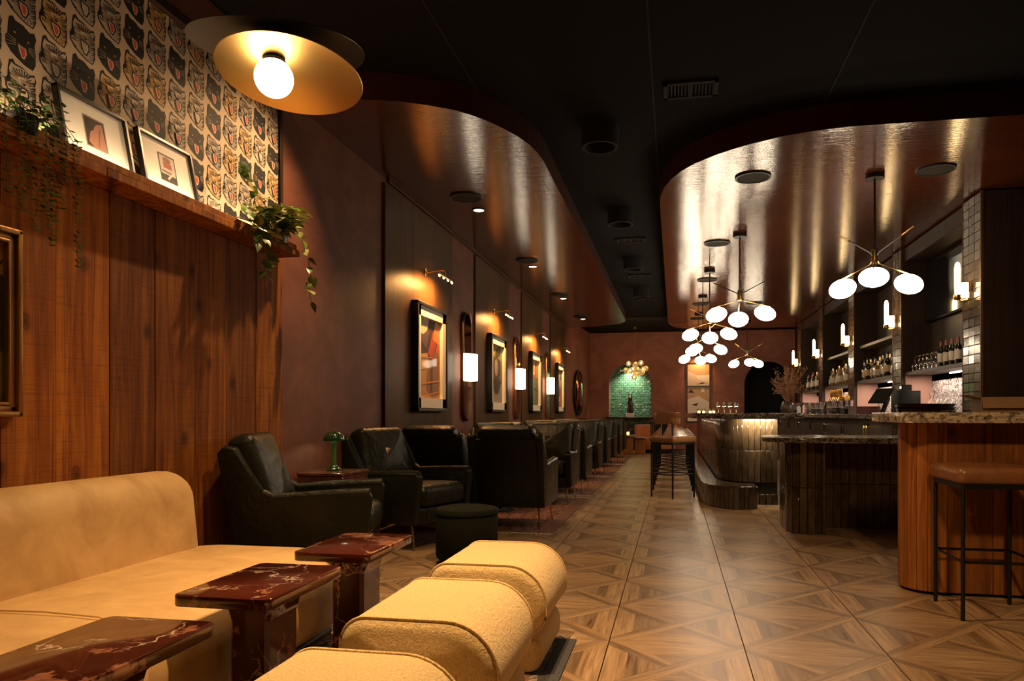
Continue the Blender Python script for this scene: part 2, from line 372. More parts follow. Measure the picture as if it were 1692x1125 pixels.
M['print_gloss'] = (lambda a: (a.set(col=a.n('ShaderNodeAttribute', _attribute_name='Col').outputs['Color'], rough=.55, spec=.2, coat=.12, coatr=.04), a.m)[-1])(N('framed_print'))
def floormat():
    a = N('parquet_look_tile'); uv = a.n('ShaderNodeUVMap', _uv_map='grain'); at = a.n('ShaderNodeAttribute', _attribute_name='tone')
    oi = a.n('ShaderNodeObjectInfo'); mu = a.n('ShaderNodeMath', _operation='MULTIPLY'); mu.inputs[1].default_value = 3.1; a.l(oi.outputs['Random'], mu.inputs[0])
    ad = a.n('ShaderNodeVectorMath', _operation='ADD'); a.l(uv.outputs[0], ad.inputs[0]); a.l(mu.outputs[0], ad.inputs[1])
    mp = a.n('ShaderNodeMapping'); mp.inputs['Scale'].default_value = (2.2, 34, 1); a.l(ad.outputs[0], mp.inputs['Vector'])
    n1 = a.noise(mp.outputs[0], 1.5, 5, .6, .35)
    mp2 = a.n('ShaderNodeMapping'); mp2.inputs['Scale'].default_value = (3.5, 60, 1); a.l(ad.outputs[0], mp2.inputs['Vector'])
    n2 = a.noise(mp2.outputs[0], 1.0, 2, .5, .2)
    col = a.ramp(n1, [(.28, (.17, .105, .058)), (.48, (.31, .205, .115)), (.70, (.44, .31, .18))])
    dk = a.ramp(n2, [(.27, (.40, .30, .22)), (.31, (1, 1, 1))]); col = a.mix(col, dk, .8, 'MULTIPLY')
    t = a.mix(col, at.outputs['Color'], 1.0, 'MULTIPLY')
    a.set(col=t, rough=a.ramp(n1, [(.3, (.30,) * 3), (.7, (.40,) * 3)]), spec=.5); a.bump(n1, .06, .002); return a.m
M['floor'] = floormat()
def rugmat(name, cols, scale=(1, 1, 1), sc_=7, border=None):
    a = N(name); v = a.coord('Object', scale); vo = a.n('ShaderNodeTexVoronoi', Scale=sc_, _feature='F1', _distance='MANHATTAN'); a.l(v, vo.inputs['Vector'])
    wv = a.n('ShaderNodeTexWave', Scale=sc_ * .35, Distortion=7, Detail=2); wv.inputs['Detail Scale'].default_value = 1.5; a.l(v, wv.inputs['Vector'])
    n_ = len(cols); st = [(.12 + .76 * i / (n_ - 1), c) for i, c in enumerate(cols)]
    c = a.ramp(a.mix(wv.outputs['Color'], vo.outputs['Color'], .35), st, 'CONSTANT')
    f = a.noise(a.coord(), 220, 2); a.set(col=a.mix(c, a.ramp(f, [(.3, (.6, .6, .6)), (.7, (1.2, 1.2, 1.2))]), .8, 'MULTIPLY'), rough=.97); a.bump(f, .6, .004); return a.m
M['rug_front'] = rugmat('patterned_kilim', [(.05, .05, .055), (.34, .29, .23), (.42, .36, .29), (.30, .12, .05), (.12, .12, .13), (.38, .32, .26)], (1, 2.4, 1), 5)
M['rug_border'] = simple('charcoal_rug_border', (.022, .024, .032), .97, 0, (220, .8, .004), (110, (.11, .11, .12)))
M['rug_red'] = rugmat('faded_red_rug', [(.14, .05, .03), (.26, .12, .075), (.20, .075, .045), (.30, .17, .11)], (1, 1, 1), 6)
M['rug_red2'] = simple('brown_rug_border', (.20, .10, .065), .97, 0, (200, .6, .004), (14, (.13, .05, .035)))
M['fringe'] = simple('rug_fringe', (.55, .46, .36), .95)

def prints(name, parent, polys, gloss=False, loc=(0, 0, 0), rot=(0, 0, 0), dy=.0003, kind=None):
    """flat printed picture: polys = [(points2d(x,z), rgb)], drawn in order, faces toward local -y"""
    bm = bmesh.new(); cl = bm.loops.layers.float_color.new('Col')
    for i, (pts, c) in enumerate(polys):
        y = -dy * (i if not isinstance(pts, tuple) else 0)
        try: f = bm.faces.new([bm.verts.new((p[0], y, p[1])) for p in pts])
        except ValueError: continue
        for lp in f.loops: lp[cl] = (*c, 1)
    me = bpy.data.meshes.new(name); bm.to_mesh(me); bm.free(); me.materials.append(M['print_gloss' if gloss else 'print'])
    return inst(name, me, parent, loc, rot, kind=kind)
def ell(cx, cz, rx, rz, n=12, a0=0):
    ca, sa = math.cos(a0), math.sin(a0)
    return [(cx + rx * math.cos(t) * ca - rz * math.sin(t) * sa, cz + rx * math.cos(t) * sa + rz * math.sin(t) * ca) for t in [2 * math.pi * i / n for i in range(n)]]
def rc(x0, z0, x1, z1): return [(x0, z0), (x1, z0), (x1, z1), (x0, z1)]
def stroke(p, q, w0, w1=None):
    w1 = w0 if w1 is None else w1; dx, dz = q[0] - p[0], q[1] - p[1]; L = math.hypot(dx, dz) or 1; nx, nz = -dz / L, dx / L
    return [(p[0] - nx * w0, p[1] - nz * w0), (q[0] - nx * w1, q[1] - nz * w1), (q[0] + nx * w1, q[1] + nz * w1), (p[0] + nx * w0, p[1] + nz * w0)]
#=====STRUCTURE
# ------------------------------------------------------------ room shell
XL, XR, YB, ZC, ZS = -2.70, 3.40, 21.0, 3.5, 3.3
floor = MB().box(((XL + XR) / 2, 9.7, -.06), (XR - XL + .3, 23.2, .1)).build('floor', M['grout'], kind='structure')
T = .613; X0, Y0 = -.30, 3.28
def tile_mesh(name, x0, y0, nx, ny, gap=.0025):
    """parquet-look tiles in one mesh: two crossing bands of planks over the diagonals, triangles between; each piece its own face"""
    bm = bmesh.new(); uvl = bm.loops.layers.uv.new('grain'); cl = bm.loops.layers.float_color.new('tone')
    def add(pts, ang, tone, cx, cy, seed):
        vs = [bm.verts.new((cx + p[0] * T, cy + p[1] * T, 0)) for p in pts]
        f = bm.faces.new(vs); ca, sa = math.cos(ang), math.sin(ang)
        for lp, p in zip(f.loops, pts):
            x, y = p[0] * T, p[1] * T; lp[uvl].uv = (x * ca + y * sa + seed * .37, -x * sa + y * ca + seed * 1.7); lp[cl] = (*tone, 1)
    b = .095  # half band (perpendicular / sqrt2 along an axis)
    g = gap / T
    def clip(poly):
        return [(max(-.5 + g, min(.5 - g, x)), max(-.5 + .0004, min(.5 - .0004, y))) for x, y in poly]
    D = (1.12, 1.09, 1.04); L_ = (1.20, 1.18, 1.12); K = (.66, .64, .62); MD = (.86, .85, .84)
    for i in range(nx):
        for j in range(ny):
            cx, cy = x0 + (i + .5) * T, y0 + (j + .5) * T; s = 0
            # '/' band: two full strips
            add(clip([(-.5, -.5), (.5, .5), (.5 - b, .5), (-.5, -.5 + b)]), R(45), MD, cx, cy, 1)
            add(clip([(-.5, -.5), (-.5 + b, -.5), (.5, .5 - b), (.5, .5)]), R(45), L_, cx, cy, 2)
            # '\' band, interrupted by the first
            h = b / 2
            add(clip([(-.5, .5), (-.5, .5 - b), (-b + h - h, 0 + 0), (-h, h)]), R(-45), K, cx, cy, 3)
            add(clip([(-.5, .5), (-h, h), (0, b), (-.5 + b, .5)]), R(-45), D, cx, cy, 4)
            add(clip([(.5, -.5), (h, -h), (0, -b), (.5 - b, -.5)]), R(-45), K, cx, cy, 5)
            add(clip([(.5, -.5), (.5, -.5 + b), (b, 0), (h, -h)]), R(-45), D, cx, cy, 6)
            # left and right triangles: light plank by the joint, dark inner plank (grain along y)
            q = .16
            for sx in (-1, 1):
                e = .5; A = lambda u: e - b - (e - u)      # half height of the triangle at |x| = u
                m = lambda p: [(sx * a_, c_) for a_, c_ in p]
                add(clip(m([(e, -A(e)), (e, A(e)), (e - q, A(e - q)), (e - q, -A(e - q))])), R(90), L_, cx, cy, 7 + sx)
                add(clip(m([(e - q, -A(e - q)), (e - q, A(e - q)), (e - q - .09, A(e - q - .09)), (e - q - .09, -A(e - q - .09))])), R(90), K, cx, cy, 9 + sx)
                u = e - q - .09; add(clip(m([(u, -A(u)), (u, A(u)), (b, 0)])), R(90), MD, cx, cy, 11 + sx)
                # top and bottom triangles: grain along x
                n_ = lambda p: [(c_, sx * a_) for a_, c_ in p]
                add(clip(n_([(e, -A(e)), (e, A(e)), (e - .13, A(e - .13)), (e - .13, -A(e - .13))])), 0, L_, cx, cy, 13 + sx)
                u = e - .13; add(clip(n_([(u, -A(u)), (u, A(u)), (u - .12, A(u - .12)), (u - .12, -A(u - .12))])), 0, D, cx, cy, 15 + sx)
                u -= .12; add(clip(n_([(u, -A(u)), (u, A(u)), (b, 0)])), 0, MD, cx, cy, 17 + sx)
    for f in bm.faces:
        f.normal_update()
        if f.normal.z < 0: f.normal_flip()
    # skirt: real edges down into the joint
    if nx * ny == 1:
        g2 = gap
        xs = (x0 + g2, x0 + T - g2); ys = (y0 + .0003, y0 + T - .0003)
        ring = [(xs[0], ys[0]), (xs[1], ys[0]), (xs[1], ys[1]), (xs[0], ys[1])]
        for k in range(4):
            p, q_ = ring[k], ring[(k + 1) % 4]
            f = bm.faces.new([bm.verts.new(v) for v in ((*p, -.008), (*q_, -.008), (*q_, 0), (*p, 0))])
            for lp in f.loops: lp[cl] = (.5, .45, .4, 1)
    me = bpy.data.meshes.new(name); bm.to_mesh(me); bm.free(); me.materials.append(M['floor']); return me
tm = tile_mesh('floor_tile', -T / 2, -T / 2, 1, 1)
cols_ = range(-4, 6); NR = 0
for j in range(-5, 16):
    for i in cols_:
        cx, cy = X0 + (i + .5) * T, Y0 + (j + .5) * T
        if cx - T / 2 > XR or cx + T / 2 < XL or NR >= 299: continue
        inst('floor_tile', tm, floor, (cx, cy, 0)); NR += 1
rest = tile_mesh('far_floor_tiles', X0 - 4 * T, Y0 + 16 * T, 10, 13)
inst('far_floor_tiles', rest, floor, (0, 0, 0), kind='stuff')
ceiling = MB().box((.35, 9.7, ZC + .05), (6.7, 23.2, .1)).build('ceiling', M['black_ceiling'], kind='structure')
for k, xs in enumerate((-1.46, -.16, 1.16, 2.46)):
    MB().box((xs, 9.7, ZC - .002), (.012, 23, .004)).build('panel_joint', M['void'], ceiling, smooth=0)
MB().box((.35, -1.75, 1.75), (6.4, .1, 3.5)).build('wall_front', M['plaster'], kind='structure')
wl = MB().box((XL - .05, 8.0, 1.75), (.1, 19.4, 3.5)).build('wall_left', M['plaster'], kind='structure')
# slanted end of the left wall carrying the round mirror
MB().prism([(XL, 17.62), (-2.50, YB), (-2.8, YB), (-2.8, 17.62)], 0, ZC, 'z').build('wall_left_end', M['plaster_back'], kind='structure')
wr = MB().box((XR + .05, 9.7, 1.75), (.1, 23.0, 3.5)).build('wall_right', M['darkwood'], kind='structure')
# back wall with arched niche and arched doorway
wbm = MB(); y0, y1 = YB, YB + .12
def wall_rect(m, xa, xb, za, zb): m.box(((xa + xb) / 2, (y0 + y1) / 2, (za + zb) / 2), (xb - xa, y1 - y0, zb - za))
def arch_col(m, xa, xb, zs, ztop):
    r = (xb - xa) / 2; cx = (xa + xb) / 2; n = 16
    for i in range(n):
        a0, a1 = math.pi - math.pi * i / n, math.pi - math.pi * (i + 1) / n
        x0_, x1_ = cx + r * math.cos(a0), cx + r * math.cos(a1); z0_, z1_ = zs + r * math.sin(a0), zs + r * math.sin(a1)
        m.prism([(x0_, z0_), (x1_, z1_), (x1_, ztop), (x0_, ztop)], y0, y1, 'y')
NXa, NXb, NZ0, NZT = -1.93, -.68, .96, 2.59; DXa, DXb, DZT = 2.0, 3.32, 2.59
wall_rect(wbm, -2.9, NXa, 0, ZC); wall_rect(wbm, NXa, NXb, 0, NZ0); arch_col(wbm, NXa, NXb, NZT - (NXb - NXa) / 2, ZC)
wall_rect(wbm, NXb, DXa, 0, ZC); arch_col(wbm, DXa, DXb, DZT - (DXb - DXa) / 2, ZC); wall_rect(wbm, DXb, 3.5, 0, ZC)
wb = wbm.build('wall_back', M['plaster_back'], kind='structure', smooth=0)
# niche lining and green tiles
MB().box((-1.305, YB + .45, 1.8), (1.5, .06, 1.9)).build('niche_backing', M['grout'], wb)
nm = MB(); r_ = (NXb - NXa) / 2; zs = NZT - r_
nm.box((NXa - .02, YB + .27, (NZ0 + zs) / 2), (.04, .35, zs - NZ0)); nm.box((NXb + .02, YB + .27, (NZ0 + zs) / 2), (.04, .35, zs - NZ0))
for i in range(16):
    a0, a1 = math.pi * i / 16, math.pi * (i + 1) / 16; cx = -1.305
    P = [(cx + r * math.cos(a), zs + r * math.sin(a)) for r, a in ((r_, a0), (r_ + .04, a0), (r_ + .04, a1), (r_, a1))]
    nm.prism(P, YB + .1, YB + .45, 'y')
nm.build('niche_lining', M['plaster_back'], wb)
gm = MB()
for r in range(24):
    for c in range(11):
        x = NXa - .03 + (c + .5 * (r % 2)) * .125; z = NZ0 + .035 + r * .07
        if x > NXb + .03: continue
        gm.box((x, YB + .415 + random.uniform(-.003, .003), z), (.119, .02, .064), RX(random.uniform(-.09, .09)) @ RZ(random.uniform(-.09, .09)), .004)
gm.build('green_wall_tiles', M['tile_green'], wb, kind='stuff')
gm = MB()
for r in range(13):
    for c in range(11):
        x = NXa + .03 + (c + .5 * (r % 2)) * .125; z = .04 + r * .07
        if x > NXb + .0: continue
        gm.box((x, YB - .012, z), (.119, .02, .064), RX(random.uniform(-.07, .07)) @ RZ(random.uniform(-.07, .07)), .004)
gm.build('dark_green_wall_tiles', M['tile_green2'], wb, kind='stuff')
MB().box((-1.305, YB + .12, .955), (1.42, .56, .05), None, .008).build('trim_1', M['darkwood'], kind='structure')
# doorway: dark passage behind
dm = MB(); dm.box((2.66, YB + 1.2, 1.4), (1.6, .06, 2.8)); dm.box((1.97, YB + .66, 1.4), (.06, 1.1, 2.8)); dm.box((3.35, YB + .66, 1.4), (.06, 1.1, 2.8)); dm.box((2.66, YB + .66, 2.8), (1.5, 1.1, .06))
d1 = dm.build('door_1', M['void'], kind='structure')
MB().box((2.66, YB + .6, -.03), (1.4, 1.2, .05)).build('threshold', M['void'], d1)
# ---------- left wall planks, shelf ledge, wallpaper
pe = [1.2, 1.55, 1.86, 2.12, 2.38, 2.64, 2.94, 3.24, 3.55, 3.83, 4.14, 4.45]
for a_, b_ in zip([.3, .6, .9] + pe[:-1], [.6, .9, 1.2] + pe[1:]):
    L = b_ - a_ - .004; th = .026 + random.uniform(0, .007); me = MB().box((0, 0, 0), (th, L, 2.13), None, .002).mesh('plank', M['plank'])
    inst('plank', me, wl, (XL + th / 2, (a_ + b_) / 2, 1.065), (0, 0, 0))
shelf = empty('picture_ledge', (-2.6, 2.4, 2.13), 0, 'rough reclaimed wooden ledge running along the top of the plank wall', 'shelf')
for a_, b_ in ((-2.2, -.9), (-.9, .35), (.35, 1.3), (1.3, 2.0)):
    MB().box((0, (a_ + b_) / 2, .022), (.18, b_ - a_ - .003, .042), None, .004).build('ledge_board', M['plank'], shelf)
MB().box((.072, -.1, .060), (.022, 4.18, .036), None, .004).build('front_lip', M['plank'], shelf)
led = MB().box((-.0, 0, .047), (.012, 2.6, .006)).build('light_strip', emit('shelf_led', (1, .72, .44), 5), shelf)
# wallpaper
wp = MB().box((XL + .004, 2.4, 2.68), (.008, 4.05, 1.06)).build('wallpaper', simple('cream_wallpaper', (.60, .47, .34), .8), wl)
MB().box((XL + .012, 4.45, 2.84), (.024, .035, 1.33), None, .003).build('trim_2', M['darkwood'], kind='structure')
MB().box((XL + .02, 2.4, 3.24), (.04, 4.13, .06), None, .003).build('trim_3', M['darkwood'], kind='structure')
def head(kind, cx, cz, seed):
    rnd = random.Random(seed); P = []; S = .080
    def t(pts): return [(cx + x * S * .97, cz + z * S * 1.19) for x, z in pts]
    blk = (.012, .010, .010); pal = {'w': (.50, .42, .33), 't': (.58, .38, .16), 'p': (.014, .012, .014), 'g': (.40, .34, .29)}[kind]
    sil = [(-.78, .55), (-.72, .85), (-.5, .98), (-.35, .82), (.1, .80), (.5, .62), (.78, .72), (.90, .48), (.80, .15), (.88, -.25), (.86, -.70), (.70, -.98), (.2, -.93), (-.2, -.80), (-.62, -.62), (-.92, -.35), (-.95, -.05), (-.80, .15)]
    P.append((t(sil), blk))
    if kind != 'p':
        P.append((t([(-.72, .5), (-.60, .80), (-.40, .74), (.15, .74), (.55, .56), (.80, .62), (.80, .15), (.80, -.25), (.78, -.72), (.66, -.92), (.2, -.87), (-.15, -.74), (-.45, -.6), (-.5, -.2), (-.62, .1)]), pal))
        P.append((t([(-.85, -.15), (-.62, -.05), (-.45, -.35), (-.30, -.6), (-.55, -.5), (-.8, -.35)]), pal))
        for k in range(7):   # brow stripes
            x = -.5 + k * .17; P.append((t(stroke((x, .70 - .2 * abs(k - 3) / 3 * .6), (x * .5 + .05, .40), .040, .010)), blk))
            P.append((t(stroke((x * 1.1, .52 - .1 * abs(k - 3) / 3), (x * .8 + .02, .36), .022, .008)), blk))
        for k in range(5):   # cheek stripes right
            z = .35 - k * .24; P.append((t(stroke((.84, z), (.48 + .03 * k, z - .10), .045, .008)), blk)); P.append((t(stroke((.80, z - .1), (.52, z - .2), .030, .006)), blk)); P.append((t(stroke((.42, z - .02), (.58, z - .16), .02, .006)), blk))
        for k in range(4):
            z = .30 - k * .18; P.append((t(stroke((-.80, z), (-.44, z - .08), .04, .006)), blk))
        for k in range(4): P.append((t(stroke((-.1 + .2 * k, -.88), (-.02 + .16 * k, -.74), .03, .004)), blk))
        P.append((t([(-.28, .30), (.1, .34), (.34, .16), (.24, .02), (.0, .0), (-.22, .12)]), tuple(x * 1.15 for x in pal)))
        P.append((t([(-.04, .10), (.22, .08), (.10, -.04)]), blk))
        for k in range(3): P.append((t(stroke((-.1, .22 - .06 * k), (.28, .20 - .06 * k), .012)), blk))
    P.append((t([(-.28, -.04), (.0, -.10), (.34, -.12), (.42, -.40), (.22, -.74), (-.02, -.72), (-.2, -.42)]), blk if kind != 'p' else (.05, .03, .03)))
    P.append((t([(-.2, -.12), (-.05, -.16), (.26, -.18), (.32, -.40), (.18, -.66), (.03, -.66), (-.12, -.4)]), (.62, .50, .40)))
    red = (.55, .07, .04) if kind in 'tpg' else ((.50, .42, .33) if rnd.random() < .6 else (.55, .07, .04))
    P.append((t([(-.10, -.20), (.20, -.22), (.24, -.42), (.16, -.60), (.05, -.60), (-.04, -.38)]), red))
    for ex, ez in ((-.40, .30), (.40, .16)):
        P.append((t(ell(ex, ez, .10, .07, 8)), blk)); P.append((t(ell(ex, ez, .065, .05, 8)), (.62, .34, .07))); P.append((t(ell(ex, ez, .02, .04, 6)), blk))
    wc = (.55, .45, .34) if kind == 'p' else blk
    for k in range(4):
        P.append((t(stroke((-.35, -.02 - .07 * k), (-.98, .12 - .17 * k), .010, .004)), wc)); P.append((t(stroke((.42, -.05 - .06 * k), (1.0, .0 - .16 * k), .010, .004)), wc))
    return P
kinds = ['w', 'p', 't', 'g', 't', 'w']
polys = []
nc, nrw = 14, 6
for c in range(nc):
    for r in range(nrw):
        y = 2.34 + c * .1555; z = 2.29 + r * .178 - .03
        k = kinds[(c * 1 + (5 - r) * 1 + (c // 3)) % 6] if (c + 2 * r) % 5 else 'p'
        hp = head(k, y - 2.4, z - 2.13, c * 31 + r)
        hp = [([(x, min(zz, 1.09)) for x, zz in pts], col) for pts, col in hp if max(zz for _, zz in pts) > .07 and min(zz for _, zz in pts) < 1.085]
        polys.append(hp)
flat = []
for i in range(max(len(h) for h in polys)):
    for h in polys:
        if i < len(h): flat.append((i, h[i]))
bm = bmesh.new(); cl = bm.loops.layers.float_color.new('Col')
for lvl, (pts, c) in flat:
    f = bm.faces.new([bm.verts.new((.0006 + .00012 * lvl, p[0], p[1])) for p in pts])
    for lp in f.loops: lp[cl] = (*c, 1)
me = bpy.data.meshes.new('big_cat_print'); bm.to_mesh(me); bm.free(); me.materials.append(M['print'])
inst('big_cat_print', me, wp, (XL + .008, 2.4, 2.13), kind='stuff')
# ---------- walnut panels on the left wall
for k in range(4):
    ya = 6.28 + 2.97 * k; yb = ya + 1.95
    for m_ in range(3):
        L = 1.95 / 3; MB().box((XL + .012, ya + L * (m_ + .5), 1.625), (.024, L - .003, 3.25), None, .001).build('wood_panel', M['walnut'], wl)
MB().box((XL + .014, 11.95, 3.285), (.028, 11.3, .03), None, .003).build('trim_4', M['walnut'], kind='structure')
MB().box((XL + .015, 6.235, 1.62), (.03, .08, 3.24), None, .004).build('trim_5', M['walnut'], kind='structure')
# ---------- dropped soffits
def soffit(pts, name):
    m = MB(); m.prism(pts, ZS, ZC - .001, 'z')
    for f in m.bm.faces:
        f.normal_update()
        if abs(f.normal.z) < .5: f.material_index = 1
    for f in m.bm.faces: f.smooth = False
    return m.build(name, [M['lacquer'], M['fascia']], kind='structure', smooth=0)
pl = [(XL, 4.64), (-2.3, 4.64), (-2.1, 4.69), (-1.93, 4.75), (-1.76, 4.84), (-1.61, 4.94), (-1.50, 5.05), (-1.40, 5.19), (-1.31, 5.36), (-1.24, 5.52), (-1.19, 5.68), (-1.155, 5.88), (-1.14, 6.1), (-1.14, 16.6), (-1.17, 16.95), (-1.27, 17.25), (-1.49, 17.5), (-1.9, 17.75), (-2.35, 17.9), (XL + .02, 17.9)]
soffit(pl, 'ceiling_soffit_left')
pr = [(XR, 5.78), (1.35, 5.78), (1.1, 5.82), (.88, 5.88), (.64, 6.0), (.5, 6.09), (.34, 6.22), (.17, 6.40), (.06, 6.57), (-.03, 6.78), (-.1, 7.02), (-.14, 7.3), (-.15, 7.6), (-.15, 17.3), (-.12, 17.75), (-.03, 18.15), (.12, 18.5), (.35, 18.7), (.7, 18.8), (XR, 18.8)]
soffit(pr[::-1], 'ceiling_soffit_right')
for m in bpy.data.meshes:
    pass
#=====CEILING FIXTURES
dm_ = MB().cyl((0, 0, -.012), (0, 0, .0), .155, n=28).mesh('cover', M['disc'])
rim_ = MB().lathe([(.150, -.004), (.150, -.016), (.165, -.016), (.168, 0)], n=28).mesh('rim', M['black'])
ords = ['nearest', 'second', 'third', 'fourth', 'fifth', 'sixth', 'seventh', 'eighth', 'ninth', 'tenth', 'eleventh', 'twelfth', 'thirteenth', 'fourteenth', 'fifteenth', 'sixteenth', 'seventeenth', 'eighteenth', 'nineteenth', 'twentieth']
sp_lab = ['speaker disc in the bar soffit left of the nearest bar pendant', 'speaker disc in the bar soffit right of the nearest bar pendant', 'speaker disc in the bar soffit just before the second bar pendant', 'speaker disc between the second and third bar pendants', 'speaker disc between the third and fourth bar pendants', 'speaker disc between the fourth and fifth bar pendants', 'speaker disc in the soffit above the far right pendant']
for (x, y), lb in zip([(.73, 6.84), (2.35, 6.92), (.55, 9.39), (.54, 11.93), (.53, 14.52), (.53, 16.7), (1.58, 14.56)], sp_lab):
    e = empty('ceiling_speaker', (x, y, ZS), 0, 'round dark ' + lb, 'speaker', 'round ceiling speakers'); inst('cover', dm_, e); inst('rim', rim_, e)
for k, y in enumerate((6.95, 9.97, 12.95, 15.93)):
    e = empty('ceiling_speaker', (-2.11, y, ZS), 0, 'round dark speaker disc in the left soffit beside the %s downlight' % ords[k], 'speaker', 'round ceiling speakers'); inst('cover', dm_, e); inst('rim', rim_, e)
dlr = MB().lathe([(.056, -.002), (.056, -.008), (.072, -.008), (.074, 0)], n=24).mesh('trim_ring', M['black']); dll = MB().cyl((0, 0, -.004), (0, 0, -.001), .056, n=20).mesh('lens', M['dl'])
for k in range(4):
    e = empty('downlight', (-2.11, 7.42 + 2.97 * k, ZS), 0, 'small lit recessed downlight in the left soffit, %s one' % ords[k], 'downlight', 'recessed downlights in the left soffit'); inst('trim_ring', dlr, e); inst('lens', dll, e)
can = MB().lathe([(0, -.05), (.125, -.05), (.13, -.17), (.155, -.18), (.155, 0)], n=32).mesh('can_body', M['blackmat']); canr = MB().lathe([(.128, -.178), (.131, -.186), (.152, -.186), (.156, -.178)], n=32).mesh('rim', M['disc'])
for k, (x, y) in enumerate(((-.62, 5.91), (-.63, 8.36), (-.63, 11.0), (-.63, 13.6))):
    e = empty('can_light', (x, y, ZC), 0, 'black cylinder can light, unlit, on the black ceiling, %s one' % ords[k], 'ceiling light', 'unlit black can lights'); inst('can_body', can, e); inst('rim', canr, e)
for k, (x, y) in enumerate(((.12, 5.35), (-.6, 9.84), (-.6, 12.4), (-.6, 15.0))):
    e = empty('ceiling_vent', (x, y, ZC - .002), 0, 'black slotted air vent in the black ceiling, %s one' % ords[k], 'vent', 'ceiling air vents')
    f = MB(); 
    for s in (-1, 1): f.box((s * .185, 0, -.008), (.03, .26, .014)); f.box((0, s * .115, -.008), (.40, .03, .014))
    f.box((0, 0, -.008), (.02, .2, .014)); f.build('frame', M['disc'], e)
    for j in range(14): MB().box((-.165 + j * .0254, 0, -.006), (.006, .2, .01), RY(.5)).build('slat', M['black'], e)
#=====PENDANTS OVER BAR
def bar_pendant(x, y, az, label):
    e = empty('bar_pendant', (x, y, ZS), 0, label, 'pendant light', 'three-globe pendants over the bar')
    MB().lathe([(0, -.045), (.085, -.045), (.085, 0), (0, 0)], n=24).build('canopy', M['black'], e)
    MB().cyl((0, 0, -.04), (0, 0, -.72), .009, n=8).build('rod', M['black'], e)
    MB().lathe([(0, -.70), (.026, -.70), (.03, -.72), (.026, -.76), (.03, -.80), (.026, -.83), (0, -.83)], n=16).build('hub', M['brass'], e)
    for k in range(3):
        a = R(az + 120 * k); ca, sa = math.cos(a), math.sin(a)
        MB().tube([(ca * .02, sa * .02, -.80), (ca * .05, sa * .05, -.835), (ca * .33, sa * .33, -.925)], .0065).build('arm', M['brass'], e)
        MB().tube([(ca * .22, sa * .22, -.888), (ca * .40, sa * .40, -.948)], .008).build('globe_holder', M['brass'], e)
        tilt = Matrix.Rotation(a, 3, 'Z') @ Matrix.Rotation(R(18), 3, 'Y')
        MB().ball((ca * .33, sa * .33, -1.02), 1, (.126, .126, .087), tilt, 24, 14).build('globe', M['globe'], e)
        b_ = a + math.pi; cb, sb = math.cos(b_), math.sin(b_)
        up = MB().tube([(cb * .02, sb * .02, -.76), (cb * .045, sb * .045, -.73), (cb * .26, sb * .26, -.62)], .0065).build('upper_arm', M['black'], e)
        MB().tube([(cb * .26, sb * .26, -.62), (cb * .37, sb * .37, -.563)], .007).build('arm_tip', M['brass'], up)
    return e
for (x, y, az), lb in zip([(1.84, 6.97, 14), (.80, 8.97, 88), (.54, 11.14, 86), (.53, 13.56, 5), (.53, 15.91, 80), (1.72, 17.35, 35)],
        ['three-globe pendant over the wood-clad counter, nearest and largest', 'three-globe pendant hanging over the near end of the tiled bar', 'three-globe pendant right behind the one at the near bar end', 'three-globe pendant over the bar middle with two globes overlapping on the left', 'three-globe pendant lowest in the cluster, just above the back wall picture', 'small far three-globe pendant in front of the dark arched doorway']):
    bar_pendant(x, y, az, lb)
# ---------- brass saucer pendant, upper left
pe_ = empty('saucer_pendant', (-1.63, 2.65, 2.45), 0, 'pendant with tilted brass saucer, black outer wing and glowing white globe', 'pendant light')
MB().cyl((0, 0, .09), (0, 0, 1.045), .0035, n=6).build('cable', M['brass'], pe_)
MB().lathe([(0, 1.045), (.05, 1.045), (.05, 1.02), (0, 1.02)], n=16).build('canopy', M['black'], pe_)
MB().ball((0, 0, 0), .077, u=32, v=20).build('globe', M['globe1'], pe_)
MB().lathe([(0, .055), (.044, .058), (.046, .075), (.02, .088), (0, .088)], n=20).build('socket', M['black'], pe_)
def saucer(R0, zoff, curl, tilt, mat_, name, sc2=(1, 1), ctr=(0, 0), lift=0):
    bm_ = MB(); n, rr = 64, 12; rot = tilt; rings = []
    for i in range(rr + 1):
        r = R0 * i / rr; ring = []
        for j in range(n if i else 1):
            a = 2 * math.pi * j / n; x, y = r * math.cos(a) * sc2[0], r * math.sin(a) * sc2[1]
            z = curl[0] * x * x + curl[1] * y * y + curl[2] * x * y
            v = rot @ Vector((x, y, z)); ring.append(bm_.bm.verts.new((v.x + ctr[0], v.y + ctr[1], v.z + zoff)))
        rings.append(ring)
    for a_, b_ in zip(rings, rings[1:]):
        for j in range(n):
            k = (j + 1) % n
            if len(a_) == 1: bm_.bm.faces.new((a_[0], b_[j], b_[k]))
            else: bm_.bm.faces.new((a_[j], b_[j], b_[k], a_[k]))
    o = bm_.build(name, mat_, pe_, smooth=180, recalc=False); md = o.modifiers.new('thickness', 'SOLIDIFY'); md.thickness = .003; md.offset = 0; return o
cr = Matrix.Rotation(R(10.2), 3, 'Z')      # built square to its own hanging direction
saucer(.288, .088, (-1.05, -1.05, 0), cr @ RY(.03) @ RX(-.12), M['gold'], 'brass_saucer', (1, 1), (.074, .013))
saucer(.345, .118, (.10, .0, 0), cr @ RY(.03) @ RX(.149), M['black'], 'black_wing', (1.0, 1.0), (.019, .003))
